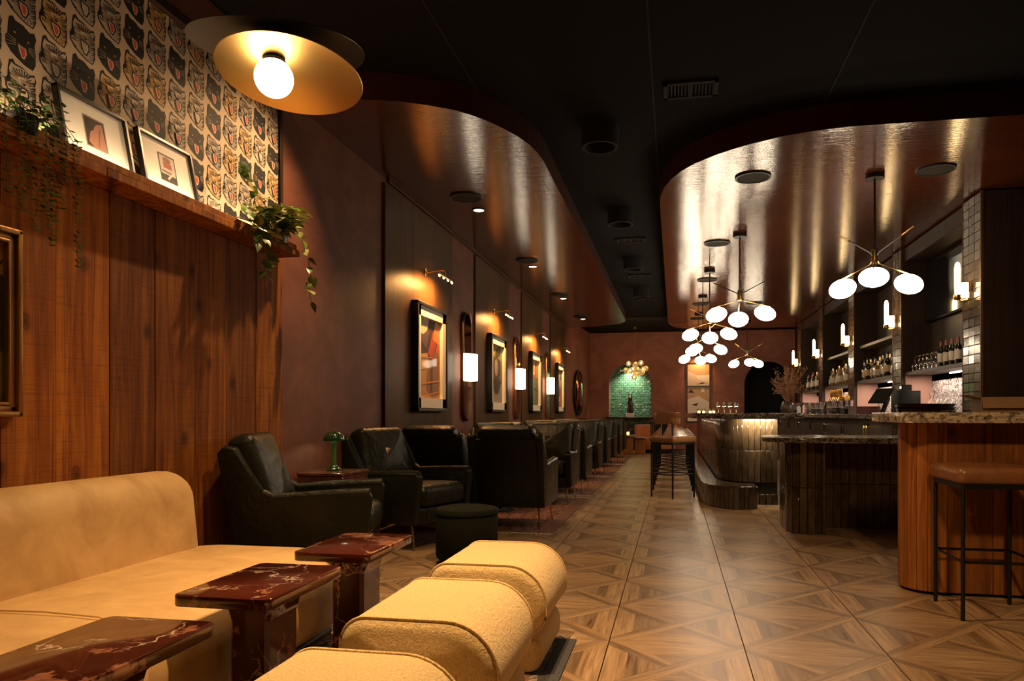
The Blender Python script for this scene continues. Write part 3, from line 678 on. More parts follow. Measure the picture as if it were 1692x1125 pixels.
#=====WALL LIGHTS AND PICTURES LEFT
lab_m = ['capsule mirror between the first and second framed pictures', 'capsule mirror between the second and third framed pictures', 'capsule mirror between the third and fourth framed pictures']
for k in range(3):
    y = 8.80 + 2.97 * k
    e = empty('capsule_mirror', (XL, y, 1.68), 0, 'tall bronze ' + lab_m[k], 'mirror', 'capsule mirrors on the left wall')
    out = rrect(.34, 1.42, .169, 8); inn = rrect(.30, 1.38, .149, 8)
    mt = Matrix(((0, 0, 1, 0), (1, 0, 0, 0), (0, 1, 0, 0), (0, 0, 0, 1)))
    f = MB(); f.pill(out, .05, .012, 2, 0, Matrix.Translation((.026, 0, 0)) @ mt); f.build('frame', M['brass'] if k else simple('dark_bronze', (.10, .06, .035), .3, .9), e)
    f = MB(); f.pill(inn, .012, .003, 1, 0, Matrix.Translation((.048, 0, 0)) @ mt); f.build('glass', M['mirror'], e)
    s = empty('wall_sconce', (XL + .055, y - .05, 1.665), 0, 'glowing white half-drum wall sconce on the %s capsule mirror' % ords[k], 'wall light', 'half-drum sconces on the left wall')
    sh = MB(); n = 20; pts = [(.135 * math.sin(math.pi * i / n), -.165 * math.cos(math.pi * i / n)) for i in range(n + 1)]
    sh.prism(pts + [(0, .165), (0, -.165)][:0], -.17, .17, 'z'); sh.build('shade', M['shade'], s)
    MB().box((.012, 0, 0), (.02, .1, .3)).build('back_plate', M['brass'], s)
def framed_art(y, idx, polys, label):
    e = empty('framed_picture', (XL + .026, y, 1.67), 0, label, 'picture', 'framed pictures on the walnut panels')
    W, H_, D = .98, 1.15, .075
    f = MB()
    for s in (-1, 1): f.box((D / 2, s * (W / 2 - .0175), 0), (D, .035, H_), None, .003); f.box((D / 2, 0, s * (H_ / 2 - .0175)), (D, W, .035), None, .003)
    f.build('frame', M['frame_black'], e)
    MB().box((.008, 0, 0), (.01, W - .06, H_ - .06)).build('backing', M['matboard'], e)
    g = MB()
    for s in (-1, 1): g.box((.034, s * (W / 2 - .085), 0), (.04, .11, H_ - .06)); g.box((.034, 0, s * (H_ / 2 - .085)), (.04, W - .06, .11))
    g.build('mat_board', M['matboard'], e)
    prints('print', e, polys, True, (.016, 0, 0), (0, 0, R(90)))
    l = empty('picture_light', (XL + .026, y - .08, 2.60), 0, 'slim brass picture light above the %s framed picture' % ords[idx], 'picture light', 'brass picture lights')
    MB().box((.006, 0, 0), (.012, .05, .09), None, .003).build('wall_plate', M['brass'], l)
    MB().tube([(.01, 0, .0), (.15, 0, .02), (.21, 0, .02), (.235, 0, -.01), (.24, 0, -.05)], .006).build('arm', M['brass'], l)
    b = MB().box((.24, 0, -.06), (.022, .56, .022), None, .006, 2).build('light_bar', M['brass'], l)
    for s in range(4): MB().cyl((.236, -.21 + .14 * s, -.0735), (.230, -.21 + .14 * s, -.079), .010, n=10).build('lamp', M['led'], b)
    area('picture_light_glow', (XL + .23, y - .08, 2.52), (XL + .02, y - .08, 2.15), 26, .5, .03, (1, .46, .13), 160)
rn = random.Random(5)
a1 = [(rc(-.42, -.5, .42, .5), (.06, .035, .03)), ([(-.42, -.5), (.42, -.5), (.42, -.28), (-.42, -.36)], (.42, .23, .08)), ([(-.42, -.30), (.1, -.42), (.42, -.22), (.42, -.02), (-.42, -.18)], (.48, .27, .10)),
      ([(-.1, -.34), (.1, -.45), (.3, -.38), (.42, .02), (.2, .1), (-.05, -.02)], (.26, .13, .07)), ([(-.42, -.16), (.0, -.1), (-.06, .06), (-.42, .02)], (.50, .29, .12)), ([(.02, -.38), (.10, -.38), (.12, .1), (.04, .1)], (.12, .06, .04)),
      ([(-.05, .05), (.12, .0), (.28, .26), (.12, .32)], (.36, .07, .03)), ([(.2, .1), (.36, .04), (.42, .22), (.3, .26)], (.45, .12, .05)), ([(.12, .22), (.34, .18), (.40, .40), (.2, .44)], (.62, .22, .07)), ([(-.3, .2), (-.1, .1), (.0, .3), (-.2, .36)], (.10, .07, .08)),
      (ell(-.16, .36, .16, .09, 9, .5), (.55, .46, .36)), (ell(-.26, .44, .08, .04, 8, -.3), (.40, .33, .27)), (stroke((-.42, -.30), (.42, -.22), .008), (.62, .25, .05)), (stroke((-.42, -.44), (.42, -.34), .008), (.62, .25, .05)), (stroke((-.3, .0), (.1, .02), .006), (.6, .2, .05))]
a2 = [(rc(-.42, -.5, .42, .5), (.12, .10, .07)), (rc(-.42, -.5, .42, -.12), (.30, .28, .25)), ([(-.3, -.12), (.0, -.02), (.3, -.12), (.1, -.3), (-.1, -.3)], (.04, .035, .03)), (ell(.02, .12, .20, .22, 14), (.05, .045, .04)), (ell(-.02, .10, .1, .13, 12), (.30, .27, .22)), ([(-.42, .3), (.42, .2), (.42, .5), (-.42, .5)], (.24, .22, .07)),
      (ell(.1, .34, .2, .08, 10, .3), (.05, .05, .02))] + [(stroke((-.36 + .08 * i, -.14), (-.38 + .085 * i, -.48), .006), (.10, .09, .08)) for i in range(10)]
a3 = [(rc(-.42, -.5, .42, .5), (.30, .14, .05)), (rc(-.42, .15, .0, .5), (.62, .50, .30)), (rc(-.35, .2, -.05, .45), (.50, .22, .08)), (rc(0, -.5, .42, .1), (.10, .14, .10)), (rc(-.42, -.5, .05, .05), (.16, .20, .13)), (rc(.1, .1, .35, .5), (.50, .16, .05)), (stroke((-.42, -.1), (.42, -.16), .02), (.05, .06, .04)), (stroke((-.2, -.5), (-.15, .1), .02), (.32, .20, .10))]
a4 = [(rc(-.42, -.5, .42, .5), (.22, .13, .13)), (ell(0, .2, .25, .2, 12), (.40, .27, .24)), (rc(-.3, -.4, .3, -.1), (.40, .14, .06)), (ell(-.1, -.1, .2, .12, 10, .4), (.12, .10, .16)), (ell(.15, .3, .14, .1, 10, 1), (.10, .08, .12)), (rc(-.2, -.3, .1, -.2), (.55, .34, .18))]
for k, (p, lb) in enumerate(zip((a1, a2, a3, a4), ('large framed print of overlapping brown, tan and orange shapes', 'framed print with a dark rounded figure over grey streaks', 'framed print of cream, orange and green blocks, third along the wall', 'framed print with mauve and orange ovals, farthest along the left wall'))):
    framed_art(7.36 + 2.97 * k, k, p, lb)
# round convex mirror on the slanted wall
e = empty('convex_mirror', (-2.60, 19.0, 1.65), R(-3.4), 'large round convex mirror in dark frame on the slanted wall', 'mirror')
mt = Matrix(((0, 0, 1, 0), (1, 0, 0, 0), (0, 1, 0, 0), (0, 0, 0, 1)))
MB().lathe([(.56, 0), (.62, .0), (.62, .05), (.57, .06), (.55, .03)], n=40, mat=mt).build('frame', M['black'], e)
MB().lathe([(.57, .02), (.5, .06), (.38, .105), (.22, .14), (.08, .153), (0, .155)], n=40, mat=mt).build('mirror_bowl', M['mirror_dark'], e)
#=====LEDGE PICTURES AND PLANTS
def leaning(y0_, wd, ht, polys, label):
    e = empty('leaning_frame', (-2.60, y0_ + wd / 2, 2.177), 0, label, 'picture', 'black frames leaning on the ledge'); e.rotation_euler = (0, R(-11), 0)
    f = MB()
    for s in (-1, 1): f.box((0, s * (wd / 2 - .008), ht / 2), (.03, .016, ht), None, .002); f.box((0, 0, ht / 2 + s * (ht / 2 - .008)), (.03, wd, .016), None, .002)
    f.build('frame', M['frame_black'], e)
    MB().box((-.006, 0, ht / 2), (.006, wd - .02, ht - .02)).build('mat_board', M['matboard'], e)
    prints('photo', e, polys, True, (-.0025, 0, ht * .55), (0, 0, R(90)))
leaning(2.62, .40, .335, [(rc(-.062, -.075, .062, .075), (.30, .25, .22)), (rc(-.056, -.069, .056, .069), (.05, .025, .02)), ([(-.02, -.069), (.056, -.069), (.045, .06), (.015, .05), (-.03, .0), (-.045, -.05)], (.42, .20, .14)), (ell(-.025, .035, .022, .028, 10), (.03, .02, .02)), (stroke((.01, -.06), (.03, .03), .003), (.30, .13, .09))], 'black frame with small skin-toned photo, leaning on the ledge near the trailing plant')
leaning(3.09, .40, .335, [(rc(-.062, -.075, .062, .075), (.05, .04, .035)), (rc(-.054, -.066, .054, .066), (.55, .48, .42)), (rc(-.054, -.066, .054, -.035), (.04, .03, .03)), (rc(-.03, .0, .03, .03), (.35, .08, .05)), (ell(.0, .045, .03, .015, 8), (.25, .09, .06)), (stroke((-.01, -.06), (.05, .0), .006), (.6, .55, .5)), (stroke((-.05, -.02), (.02, -.025), .003), (.1, .08, .08))], 'black frame with small red-striped picture, leaning on the ledge towards the pothos')
def leaf_mesh(L, Wd, mat_, name='leaf', cup=.15):
    m = MB(); n = 7; rows = []
    for i in range(n + 1):
        t = i / n; wv = Wd * (math.sin(math.pi * min(1, t * 1.0) ** .72)) * (1 - .25 * t); z = -cup * L * t * t
        rows.append([m.bm.verts.new((L * t, s * wv / 2, z + abs(s) * cup * .35 * wv)) for s in (-1, 0, 1)])
    for a_, b_ in zip(rows, rows[1:]):
        for k in (0, 1):
            try: m.bm.faces.new((a_[k], a_[k + 1], b_[k + 1], b_[k]))
            except ValueError: pass
    bmesh.ops.remove_doubles(m.bm, verts=m.bm.verts, dist=1e-5)
    return m.mesh(name, mat_, 180, recalc=False)
lm = [leaf_mesh(.075, .055, M['leaf']), leaf_mesh(.062, .046, M['leaf'], cup=.3), leaf_mesh(.08, .052, M['leaf_pale'], cup=.1)]
plant = empty('potted_pothos', (-2.535, 4.17, 2.172), 0, 'leafy variegated pothos in grey pot on the ledge end, trailing vines', 'plant')
MB().lathe([(0, 0), (.06, 0), (.07, .11), (.064, .11), (.058, .02), (0, .02)], n=20).build('pot', simple('grey_metal_pot', (.28, .25, .24), .35, .7), plant)
rn = random.Random(11)
def vine(pts, lv, size=1, pale=.2, par=None):
    MB().tube(pts, .0022, 5).build('stem', M['stem'], par)
    P = [Vector(p) for p in pts]; seg = len(P) - 1
    for i in range(lv):
        t = (i + .5) / lv * seg; k = min(int(t), seg - 1); p = P[k].lerp(P[k + 1], t - k)
        o = inst('leaf', lm[2] if rn.random() < pale else lm[rn.randrange(2)], par, p, (rn.uniform(-.7, .7), rn.uniform(-.1, 1.0), rn.uniform(-1.6, 1.5)))
        s = size * rn.uniform(1.0, 1.5); o.scale = (s, s, s)
vine([(0, 0, .1), (.02, -.1, .16), (.0, -.24, .25), (-.01, -.36, .33), (-.02, -.42, .42)], 16, .8, .15, plant)
vine([(0, 0, .1), (.04, -.10, .15), (.06, -.22, .13), (.08, -.30, .04), (.10, -.31, -.08), (.10, -.30, -.20), (.11, -.34, -.30)], 17, .95, .15, plant)
vine([(0, 0, .1), (.05, -.20, .12), (.09, -.36, .02), (.10, -.40, -.05), (.10, -.38, -.14)], 10, 1.0, .1, plant)
vine([(0, 0, .1), (.03, .1, .15), (.05, .2, .08), (.07, .25, -.05), (.08, .27, -.17), (.08, .255, -.28), (.09, .27, -.36)], 13, .85, .25, plant)
for k in range(105):
    a = rn.uniform(-1.9, 1.9); r = rn.uniform(.0, .13); z = rn.uniform(.08, .25); p = (r * math.cos(a) * .6 + .02, r * math.sin(a) * 1.25, z)
    if k % 2: p = (rn.uniform(-.01, .10), rn.uniform(-.42, .0), rn.uniform(.02, .15))
    o = inst('leaf', lm[2] if rn.random() < .38 else lm[rn.randrange(2)], plant, p, (rn.uniform(-.5, .5), rn.uniform(-.5, .5), a + rn.uniform(-.6, .6))); s = rn.uniform(1.0, 1.7); o.scale = (s, s, s)
tp = empty('trailing_plant', (-2.545, 2.36, 2.172), 0, 'small-leaved trailing plant hanging over the ledge, near the left edge', 'plant')
MB().lathe([(0, 0), (.05, 0), (.06, .07), (0, .07)], n=16).build('pot', M['blackmat'], tp)
tl = MB(); ts = MB(); rn = random.Random(3)
for (dy, ln, dx) in [(-.14, .30, .08), (-.10, .36, .10), (-.06, .30, .09), (-.03, .42, .10), (0, .34, .11), (.03, .46, .10), (.055, .36, .09), (.085, .30, .10), (.16, .52, .10), (.15, .16, .09), (.10, .2, .1)]:
    pts = [(0, dy * .3, .08), (dx * .6, dy * .8, .10), (dx, dy, .02)] ; z = .02
    n = int(ln / .02)
    for i in range(n):
        z -= .02; q = (dx + rn.uniform(-.006, .006), dy + rn.uniform(-.008, .008), z); pts.append(q)
    ts.tube(pts, .0015, 4)
    for q in pts:
        for s in (-1, 1, 1, -1)[:4 if rn.random() < .5 else 3]:
            d = Vector((rn.uniform(.0, .8), s * 1.0, rn.uniform(-.2, .5))).normalized() * .026; sd = d.cross(Vector((.5, 0, 1))).normalized() * .010; b = Vector(q)
            tl.face([b, b + d * .5 + sd, b + d, b + d * .5 - sd])
for k in range(170):
    b = Vector((rn.uniform(-.04, .10), rn.uniform(-.16, .14), .09 + rn.uniform(-.04, .06))); d = Vector((rn.uniform(-1, 1), rn.uniform(-1, 1), rn.uniform(-.3, .6))).normalized() * .030; sd = d.cross(Vector((.3, .2, 1))).normalized() * .014
    tl.face([b, b + d * .5 + sd, b + d, b + d * .5 - sd])
ts.build('stems', M['stem'], tp, kind='stuff'); tl.build('small_leaves', M['leaf_small'], tp, recalc=False, kind='stuff')
# gilt framed painting on the planks, far left
e = empty('gilt_framed_painting', (XL + .035, 2.13, 1.43), 0, 'dark landscape painting in gilt moulded frame on the plank wall, cut by the left edge', 'picture')
W, H_ = .62, .76
for nm_, off, wd, dp, mt_ in (('outer_moulding', 0, .022, .045, 'gilt'), ('middle_moulding', .022, .024, .03, 'gilt'), ('inner_moulding', .046, .014, .038, 'gilt')):
    f = MB()
    for s in (-1, 1):
        f.box((dp / 2, s * (W / 2 - off - wd / 2), 0), (dp, wd, H_ - 2 * off), None, .006, 2); f.box((dp / 2, 0, s * (H_ / 2 - off - wd / 2)), (dp, W - 2 * off, wd), None, .006, 2)
    f.build(nm_, M[mt_], e)
prints('canvas', e, [(rc(-.26, -.33, .26, .33), (.035, .022, .012)), ([(-.26, -.33), (.26, -.33), (.26, -.12), (-.26, -.08)], (.10, .075, .02)), ([(-.26, .12), (.0, .3), (.26, .18), (.26, .33), (-.26, .33)], (.22, .11, .045)), (ell(.12, .1, .12, .2, 12), (.02, .014, .008)), (stroke((.14, -.14), (.17, .3), .008, .004), (.015, .01, .006)), (stroke((.16, .15), (.26, .26), .006, .003), (.015, .01, .006))], True, (.012, 0, 0), (0, 0, R(90)))
#=====SEATING
def armchair(loc, rz, label, cushion_seed=0):
    e = empty('armchair', loc, rz, label, 'armchair', 'dark green leather armchairs'); lt = M['green_leather']; W = .70
    side = [(-.38, .20), (.33, .20), (.445, .835), (.41, .875), (.345, .865), (.20, .60), (.17, .565), (-.40, .605), (-.425, .58), (-.42, .545)]
    for s in (-1, 1):
        x = s * (W / 2 - .035)
        MB().prism(side, x - .034, x + .034, 'x', .012).build('side_panel', lt, e)
        pad = MB(); pad.tube([(x, -.41, .592), (x, -.2, .585), (x, .14, .567), (x, .20, .60)], [.036, .036, .034, .030], 10); pad.build('arm_pad', lt, e)
        MB().tube([(x, .20, .60), (x, .345, .862), (x, .41, .872)], .012, 6).build('piping', lt, e)
    MB().prism([(.24, .22), (.33, .20), (.440, .825), (.38, .83)], -W / 2 + .06, W / 2 - .06, 'x', .008).build('back_frame', lt, e)
    MB().tube([(-W / 2 + .07, .41, .828), (W / 2 - .07, .41, .828)], .012, 6).build('top_rail', lt, e)
    MB().box((0, -.06, .26), (W - .12, .64, .13), None, .015, 2).build('seat_frame', lt, e)
    cu = MB(); cu.pill(rrect(W - .15, .60, .06), .17, .06, 4, .022, Matrix.Translation((0, -.12, .405)) @ Matrix.Rotation(R(-3), 4, 'X')); cu.build('seat_cushion', lt, e)
    m = Matrix.Translation((0, .275, .685)) @ Matrix.Rotation(R(90 - 20), 4, 'X')
    bc = MB(); bc.pill(rrect(W - .16, .53, .06, 8), .165, .06, 4, .035, m)
    for v in bc.bm.verts:
        q = noise.noise_vector(v.co * 8 + Vector((cushion_seed * 3.1, 0, 0))); v.co += q * .012
    bc.build('back_cushion', lt, e)
    for sx in (-1, 1):
        for sy in (-1, 1):
            x0_, y0_ = sx * (W / 2 - .07), (-.30 if sy < 0 else .27)
            MB().cyl((x0_, y0_, .215), (x0_ + sx * .02, y0_ + sy * .05, 0), .010, .006, 8).build('leg', M['brass'], e)
    return e
c1 = armchair((-2.25, 4.06, 0), R(107), 'dark green leather armchair in front of the plank wall, beside the tan sofa')
def chair(x, y, rz, label): return clone(c1, (x, y, .0105 if y > 6.3 else 0), rz, label, 'dark green leather armchairs')
chair(-2.20, 5.56, R(69), 'dark green leather armchair angled towards the room beside the lamp table')
gn = ['first', 'second', 'third', 'fourth']
for k in range(4):
    yy = 2.95 * k
    if True:
        chair(-1.50, 6.55 + yy + (.0 if k == 0 else .05), R(180), 'dark green leather armchair by the aisle with its back to the viewer, %s rug group' % gn[k])
        chair(-2.26, 6.60 + yy + (.0 if k == 0 else .05), R(180), 'dark green leather armchair near the wall with its back to the viewer, %s rug group' % gn[k])
    if k < 3 or True:
        chair(-1.52, 8.38 + yy, R(0), 'dark green leather armchair by the aisle facing the viewer, %s rug group' % gn[k])
        chair(-2.26, 8.38 + yy, R(0), 'dark green leather armchair near the wall facing the viewer, %s rug group' % gn[k])
# cocktail tables between the facing chairs
for k in range(4):
    e = empty('cocktail_table', (-1.88, 7.48 + 2.95 * k, .0085), 0, 'small round marble-topped table between the facing armchairs of the %s rug group' % gn[k], 'table', 'small round tables between the armchairs')
    MB().lathe([(0, .47), (.26, .47), (.265, .48), (.26, .49), (0, .49)], n=32).build('tabletop', M['marble'], e)
    MB().cyl((0, 0, .02), (0, 0, .47), .02, n=12).build('pedestal', M['black'], e); MB().lathe([(0, 0), (.16, 0), (.16, .01), (.02, .025), (0, .025)], n=24).build('base', M['black'], e)
# sofa
so = empty('sofa', (-1.95, 2.0, 0), 0, 'long rounded tan leather sofa along the plank wall', 'sofa')
st = M['tan_leather']
m = Matrix.Translation((-.03, 0, .235)); MB().pill(rrect(.98, 2.50, .30, 8), .37, .165, 7, .012, m).build('seat', st, so)
bk = rrect(.30, .74, .145, 7)   # profile in (x, z)
mt = Matrix(((1, 0, 0, 0), (0, 0, 1, 0), (0, 1, 0, 0), (0, 0, 0, 1)))
b = MB(); b.pill(bk, 2.34, .14, 8, .025, Matrix.Translation((-.455, -.06, .42)) @ Matrix.Rotation(R(-6), 4, 'Y') @ mt); b.build('backrest', st, so)
MB().box((-.05, 0, .035), (.80, 2.2, .03), None, .01).build('plinth', M['black'], so)
for y in (-.12,):
    MB().tube([(-.26, y, .434), (.0, y, .441), (.2, y, .435), (.33, y, .405), (.42, y, .33), (.458, y, .22), (.43, y, .12)], .0025, 5).build('seam', st, so)
    MB().tube([(-.30, y + .02, .46), (-.285, y + .02, .60), (-.31, y + .02, .72), (-.36, y + .02, .785)], .0025, 5).build('seam', st, so)
# marble side tables
def marble_table(x, y, label):
    e = empty('marble_side_table', (x, y, .0085), 0, label, 'side table', 'red marble side tables')
    m = MB(); m.pill(rrect(.33, .48, .03, 4), .036, .004, 2, 0, Matrix.Translation((0, 0, .482))); m.build('tabletop', M['marble'], e)
    l = MB(); secs = [(0, .10, .12), (.02, .10, .12), (.05, .076, .098), (.10, .07, .092), (.38, .07, .092), (.42, .078, .10), (.45, .10, .14), (.4655, .135, .19)]
    rings = []
    for z, hx, hy in secs:
        c = .014; rings.append([l.bm.verts.new((a_, b_, z)) for a_, b_ in ((hx, hy - c), (hx - c, hy), (-hx + c, hy), (-hx, hy - c), (-hx, -hy + c), (-hx + c, -hy), (hx - c, -hy), (hx, -hy + c))])
    for p, q in zip(rings, rings[1:]):
        for i in range(8): l.bm.faces.new((p[i], p[(i + 1) % 8], q[(i + 1) % 8], q[i]))
    l.bm.faces.new(rings[0][::-1]); l.bm.faces.new(rings[-1]); l.build('pedestal', M['marble'], e)
marble_table(-1.345, 2.82, 'dark red marble side table farthest from the viewer, in front of the armchair')
marble_table(-1.35, 2.14, 'dark red marble side table in the middle, at the rounded end of the sofa')
marble_table(-1.36, 1.44, 'dark red marble side table with pinkish veins cut by the bottom left corner')
# boucle ottomans
def ottoman(x, y, label):
    e = empty('boucle_ottoman', (x, y, .0085), 0, label, 'ottoman', 'mustard boucle ottomans')
    o = rrect(.50, .285, (.165, .085, .09, .105), 7)
    mt = Matrix(((1, 0, 0, 0), (0, 0, 1, 0), (0, 1, 0, 0), (0, 0, 0, 1)))
    MB().pill(o, .56, .045, 5, .02, Matrix.Translation((0, 0, .2975)) @ mt).build('top_cushion', M['boucle'], e)
    o2 = rrect(.45, .17, (.07, .07, .06, .06), 5)
    MB().pill(o2, .52, .04, 4, .01, Matrix.Translation((0, 0, .086)) @ mt).build('base_cushion', M['boucle'], e)
    oo = rrect(.504, .289, (.165, .085, .09, .105), 9)
    for s in (-1, 1):
        pts = [(p[0] * .985, s * .255, .2975 + p[1] * .975) for p in oo]; MB().tube(pts, .005, 5, True).build('piping', M['boucle'], e)
ottoman(-.752, 3.02, 'mustard boucle ottoman farthest of the three, by the dark round pouf')
ottoman(-.752, 2.24, 'mustard boucle ottoman in the middle of the three')
ottoman(-.76, 1.44, 'mustard boucle ottoman nearest the viewer, cut by the bottom edge')
# pouf
e = empty('round_pouf', (-1.47, 4.86, 0), 0, 'round dark green felt pouf beside the leather armchairs', 'pouf')
MB().lathe([(0, .03), (.205, .03), (.222, .05), (.224, .33), (.216, .345), (0, .345)], n=40).build('body', M['pouf'], e)
MB().lathe([(0, .345), (.214, .345), (.227, .355), (.227, .372), (.215, .388), (.16, .398), (0, .402)], n=40).build('seat', M['pouf'], e)
MB().lathe([(0, 0), (.15, 0), (.16, .03), (0, .03)], n=32).build('foot', M['black'], e)
# marble block table and mushroom lamp
e = empty('marble_block_table', (-2.49, 4.84, 0), 0, 'square brown marble block table holding the green lamp', 'side table')
MB().box((0, 0, .31), (.35, .42, .62), None, .003).build('block', M['marble_block'], e); MB().box((0, 0, .63), (.36, .43, .02), None, .003).build('tabletop', M['marble_block'], e)
e = empty('mushroom_lamp', (-2.50, 4.86, .64), 0, 'green mushroom table lamp, lit, on the marble block table', 'lamp')
MB().lathe([(0, 0), (.052, 0), (.055, .012), (.046, .022), (.040, .024), (.034, .036), (.020, .044), (0, .044)], n=28).build('base', M['green_enamel'], e)
fl = MB(); n = 24
prof = [(.017, .04), (.017, .20), (.024, .205), (.026, .222), (0, .222)]; fl.lathe(prof, n=24); fl.build('column', simple('bulb_lit_green_enamel', (.10, .30, .10), .2, 0, coat=.5), e)  # paler green puts the bulb's light on the column into its colour
MB().lathe([(.078, .222), (.080, .232), (.070, .262), (.048, .284), (.015, .294), (0, .295), (0, .290), (.045, .279), (.066, .258), (.075, .230)], n=32).build('shade', M['green_enamel'], e)
MB().lathe([(0, .294), (.005, .297), (.004, .305), (.007, .312), (0, .322)], n=10).build('finial', M['chrome'], e)
MB().lathe([(0, .236), (.03, .236), (.03, .246), (0, .246)], n=20).build('bulb', emit('lamp_bulb', (.9, .95, .62), 40), e)
# rugs
def rug(x0_, x1_, y0_, y1_, mats, label, fr=True, border=.10):
    e = empty('rug', ((x0_ + x1_) / 2, (y0_ + y1_) / 2, 0), 0, label, 'rug'); w_, l_ = x1_ - x0_, y1_ - y0_
    MB().box((0, 0, .0042), (w_ - 2 * border, l_ - 2 * border, .0083)).build('field', mats[0], e)
    b = MB()
    for s in (-1, 1): b.box((s * (w_ / 2 - border / 2), 0, .0042), (border, l_, .0084), None, .002); b.box((0, s * (l_ / 2 - border / 2), .0042), (w_ - 2 * border, border, .0084), None, .002)
    b.build('border', mats[1], e)
    if fr:
        f = MB(); rn = random.Random(int(y0_ * 10))
        for s in (-1, 1):
            x = -w_ / 2
            while x < w_ / 2:
                f.tube([(x, s * l_ / 2, .004), (x + rn.uniform(-.01, .01), s * (l_ / 2 + .03), .006), (x + rn.uniform(-.015, .015), s * (l_ / 2 + .055 + rn.uniform(0, .015)), .003)], .0035, 4); x += .014
        f.build('fringe', M['fringe'], e, kind='stuff')
rug(-2.25, -.45, .45, 3.25, (M['rug_front'], M['rug_border']), 'dark bordered patterned kilim rug under the ottomans and marble tables', True, .085)
for k in range(4):
    rug(-2.62, -1.06, 6.12 + 2.95 * k, 8.75 + 2.95 * k - (.45 if k == 9 else 0), (M['rug_red'], M['rug_red2']), 'faded red fringed rug under the %s group of armchairs' % gn[k], True, .12)
#=====BAR
def tiled_path(parent, path, z0, z1, wd, mat_, th=.012, stuff_from=None, row_name='tile', gap=.004):
    """stand vertical tiles along a plan polyline; outward normal is to the right of travel"""
    P = [Vector(p) for i, p in enumerate(path) if i == 0 or math.dist(p, path[i - 1]) > 1e-6]; segs = [(P[i + 1] - P[i]).length for i in range(len(P) - 1)]; tot = sum(segs)
    def at(s):
        for i, L in enumerate(segs):
            if s <= L or i == len(segs) - 1: return P[i] + (P[i + 1] - P[i]) * (s / max(L, 1e-9))
            s -= L
    n = max(1, round(tot / wd)); sm = MB(); cnt = 0; h = z1 - z0 - gap
    base = MB().box((0, 0, 0), (wd - gap, th, h), None, .003).mesh(row_name, mat_)
    for i in range(n):
        a, b = at(tot * i / n), at(tot * (i + 1) / n); d = (b - a); ang = math.atan2(d.y, d.x); c = (a + b) / 2; nn = Vector((d.y, -d.x)).normalized()
        c = c + nn * (th / 2 + random.uniform(-.0015, .0015)); jit = random.uniform(-.008, .008)
        if stuff_from is not None and i >= stuff_from:
            sm.box((c.x, c.y, (z0 + z1) / 2), (wd - gap, th, h), RZ(ang + jit), .003); cnt += 1
        else: inst(row_name, base, parent, (c.x, c.y, (z0 + z1) / 2), (0, 0, ang + jit))
    if cnt: sm.build('far_tiles', mat_, parent, kind='stuff')
def arc(cx, cy, r, a0, a1, n=8, ry=None): return [(cx + r * math.cos(R(a0 + (a1 - a0) * i / n)), cy + (ry or r) * math.sin(R(a0 + (a1 - a0) * i / n))) for i in range(n + 1)]
bar = empty('tiled_bar', (0, 0, 0), 0, 'long curved bar clad in glazed charcoal tiles with foot step', 'bar')
# plan outlines, travelling so that the outside is on the right: far left -> near -> right end
body = [(.54, 17.0), (.54, 9.3)] + arc(.96, 9.3, .42, 180, 250, 8, .80) + [(1.02, 8.53), (1.19, 8.57)]
body_in = [(p[0], p[1]) for p in body]
MB().prism(body + [(1.19, 17.0)], .0, 1.005, 'z').build('core', M['grout'], bar, smooth=0)
near = body[1:]
tiled_path(bar, near, .258, .635, .068, M['tile_brown']); tiled_path(bar, near, .635, 1.003, .068, M['tile_brown'])
side = [(.54, 17.0), (.54, 9.3)][::1]
tiled_path(bar, [(.54, 17.0), (.54, 9.3)], .258, .635, .068, M['tile_brown'], stuff_from=0); tiled_path(bar, [(.54, 17.0), (.54, 9.3)], .635, 1.003, .068, M['tile_brown'], stuff_from=0)
tiled_path(bar, near[6:], .0, .125, .068, M['tile_brown'], th=.03)
step = [(.33, 17.0), (.33, 8.85)] + arc(.70, 8.72, .37, 180, 258, 8, .70) + [(.74, 8.035), (.90, 8.10)]
stp = empty('foot_step'); stp.parent = bar
MB().prism(step + [(.92, 8.50), (.70, 8.56), (.60, 8.74), (.535, 9.0), (.515, 9.3), (.515, 17.0)], 0, .250, 'z').build('core', M['tile_brown'], stp, smooth=0)
tiled_path(stp, step[1:] + [(.91, 8.45)], 0, .252, .055, M['tile_brown'], row_name='tile')
tiled_path(stp, step[:2], 0, .252, .055, M['tile_brown'], stuff_from=0)
capm = [(p[0] - .012, p[1]) for p in step]
MB().tube([(p[0] - .006, p[1] - .008, .252) for p in step[1:]], .008, 6).build('edge_trim', M['tile_brown'], stp)
ct = [(.20, 17.1), (.20, 8.7)] + arc(.60, 8.7, .40, 180, 262, 8, .72) + [(.9, 7.98), (1.35, 8.02), (1.42, 8.12), (1.42, 17.1)]
MB().prism(ct, 1.012, 1.075, 'z', .008).build('countertop', M['granite_dark'], bar)
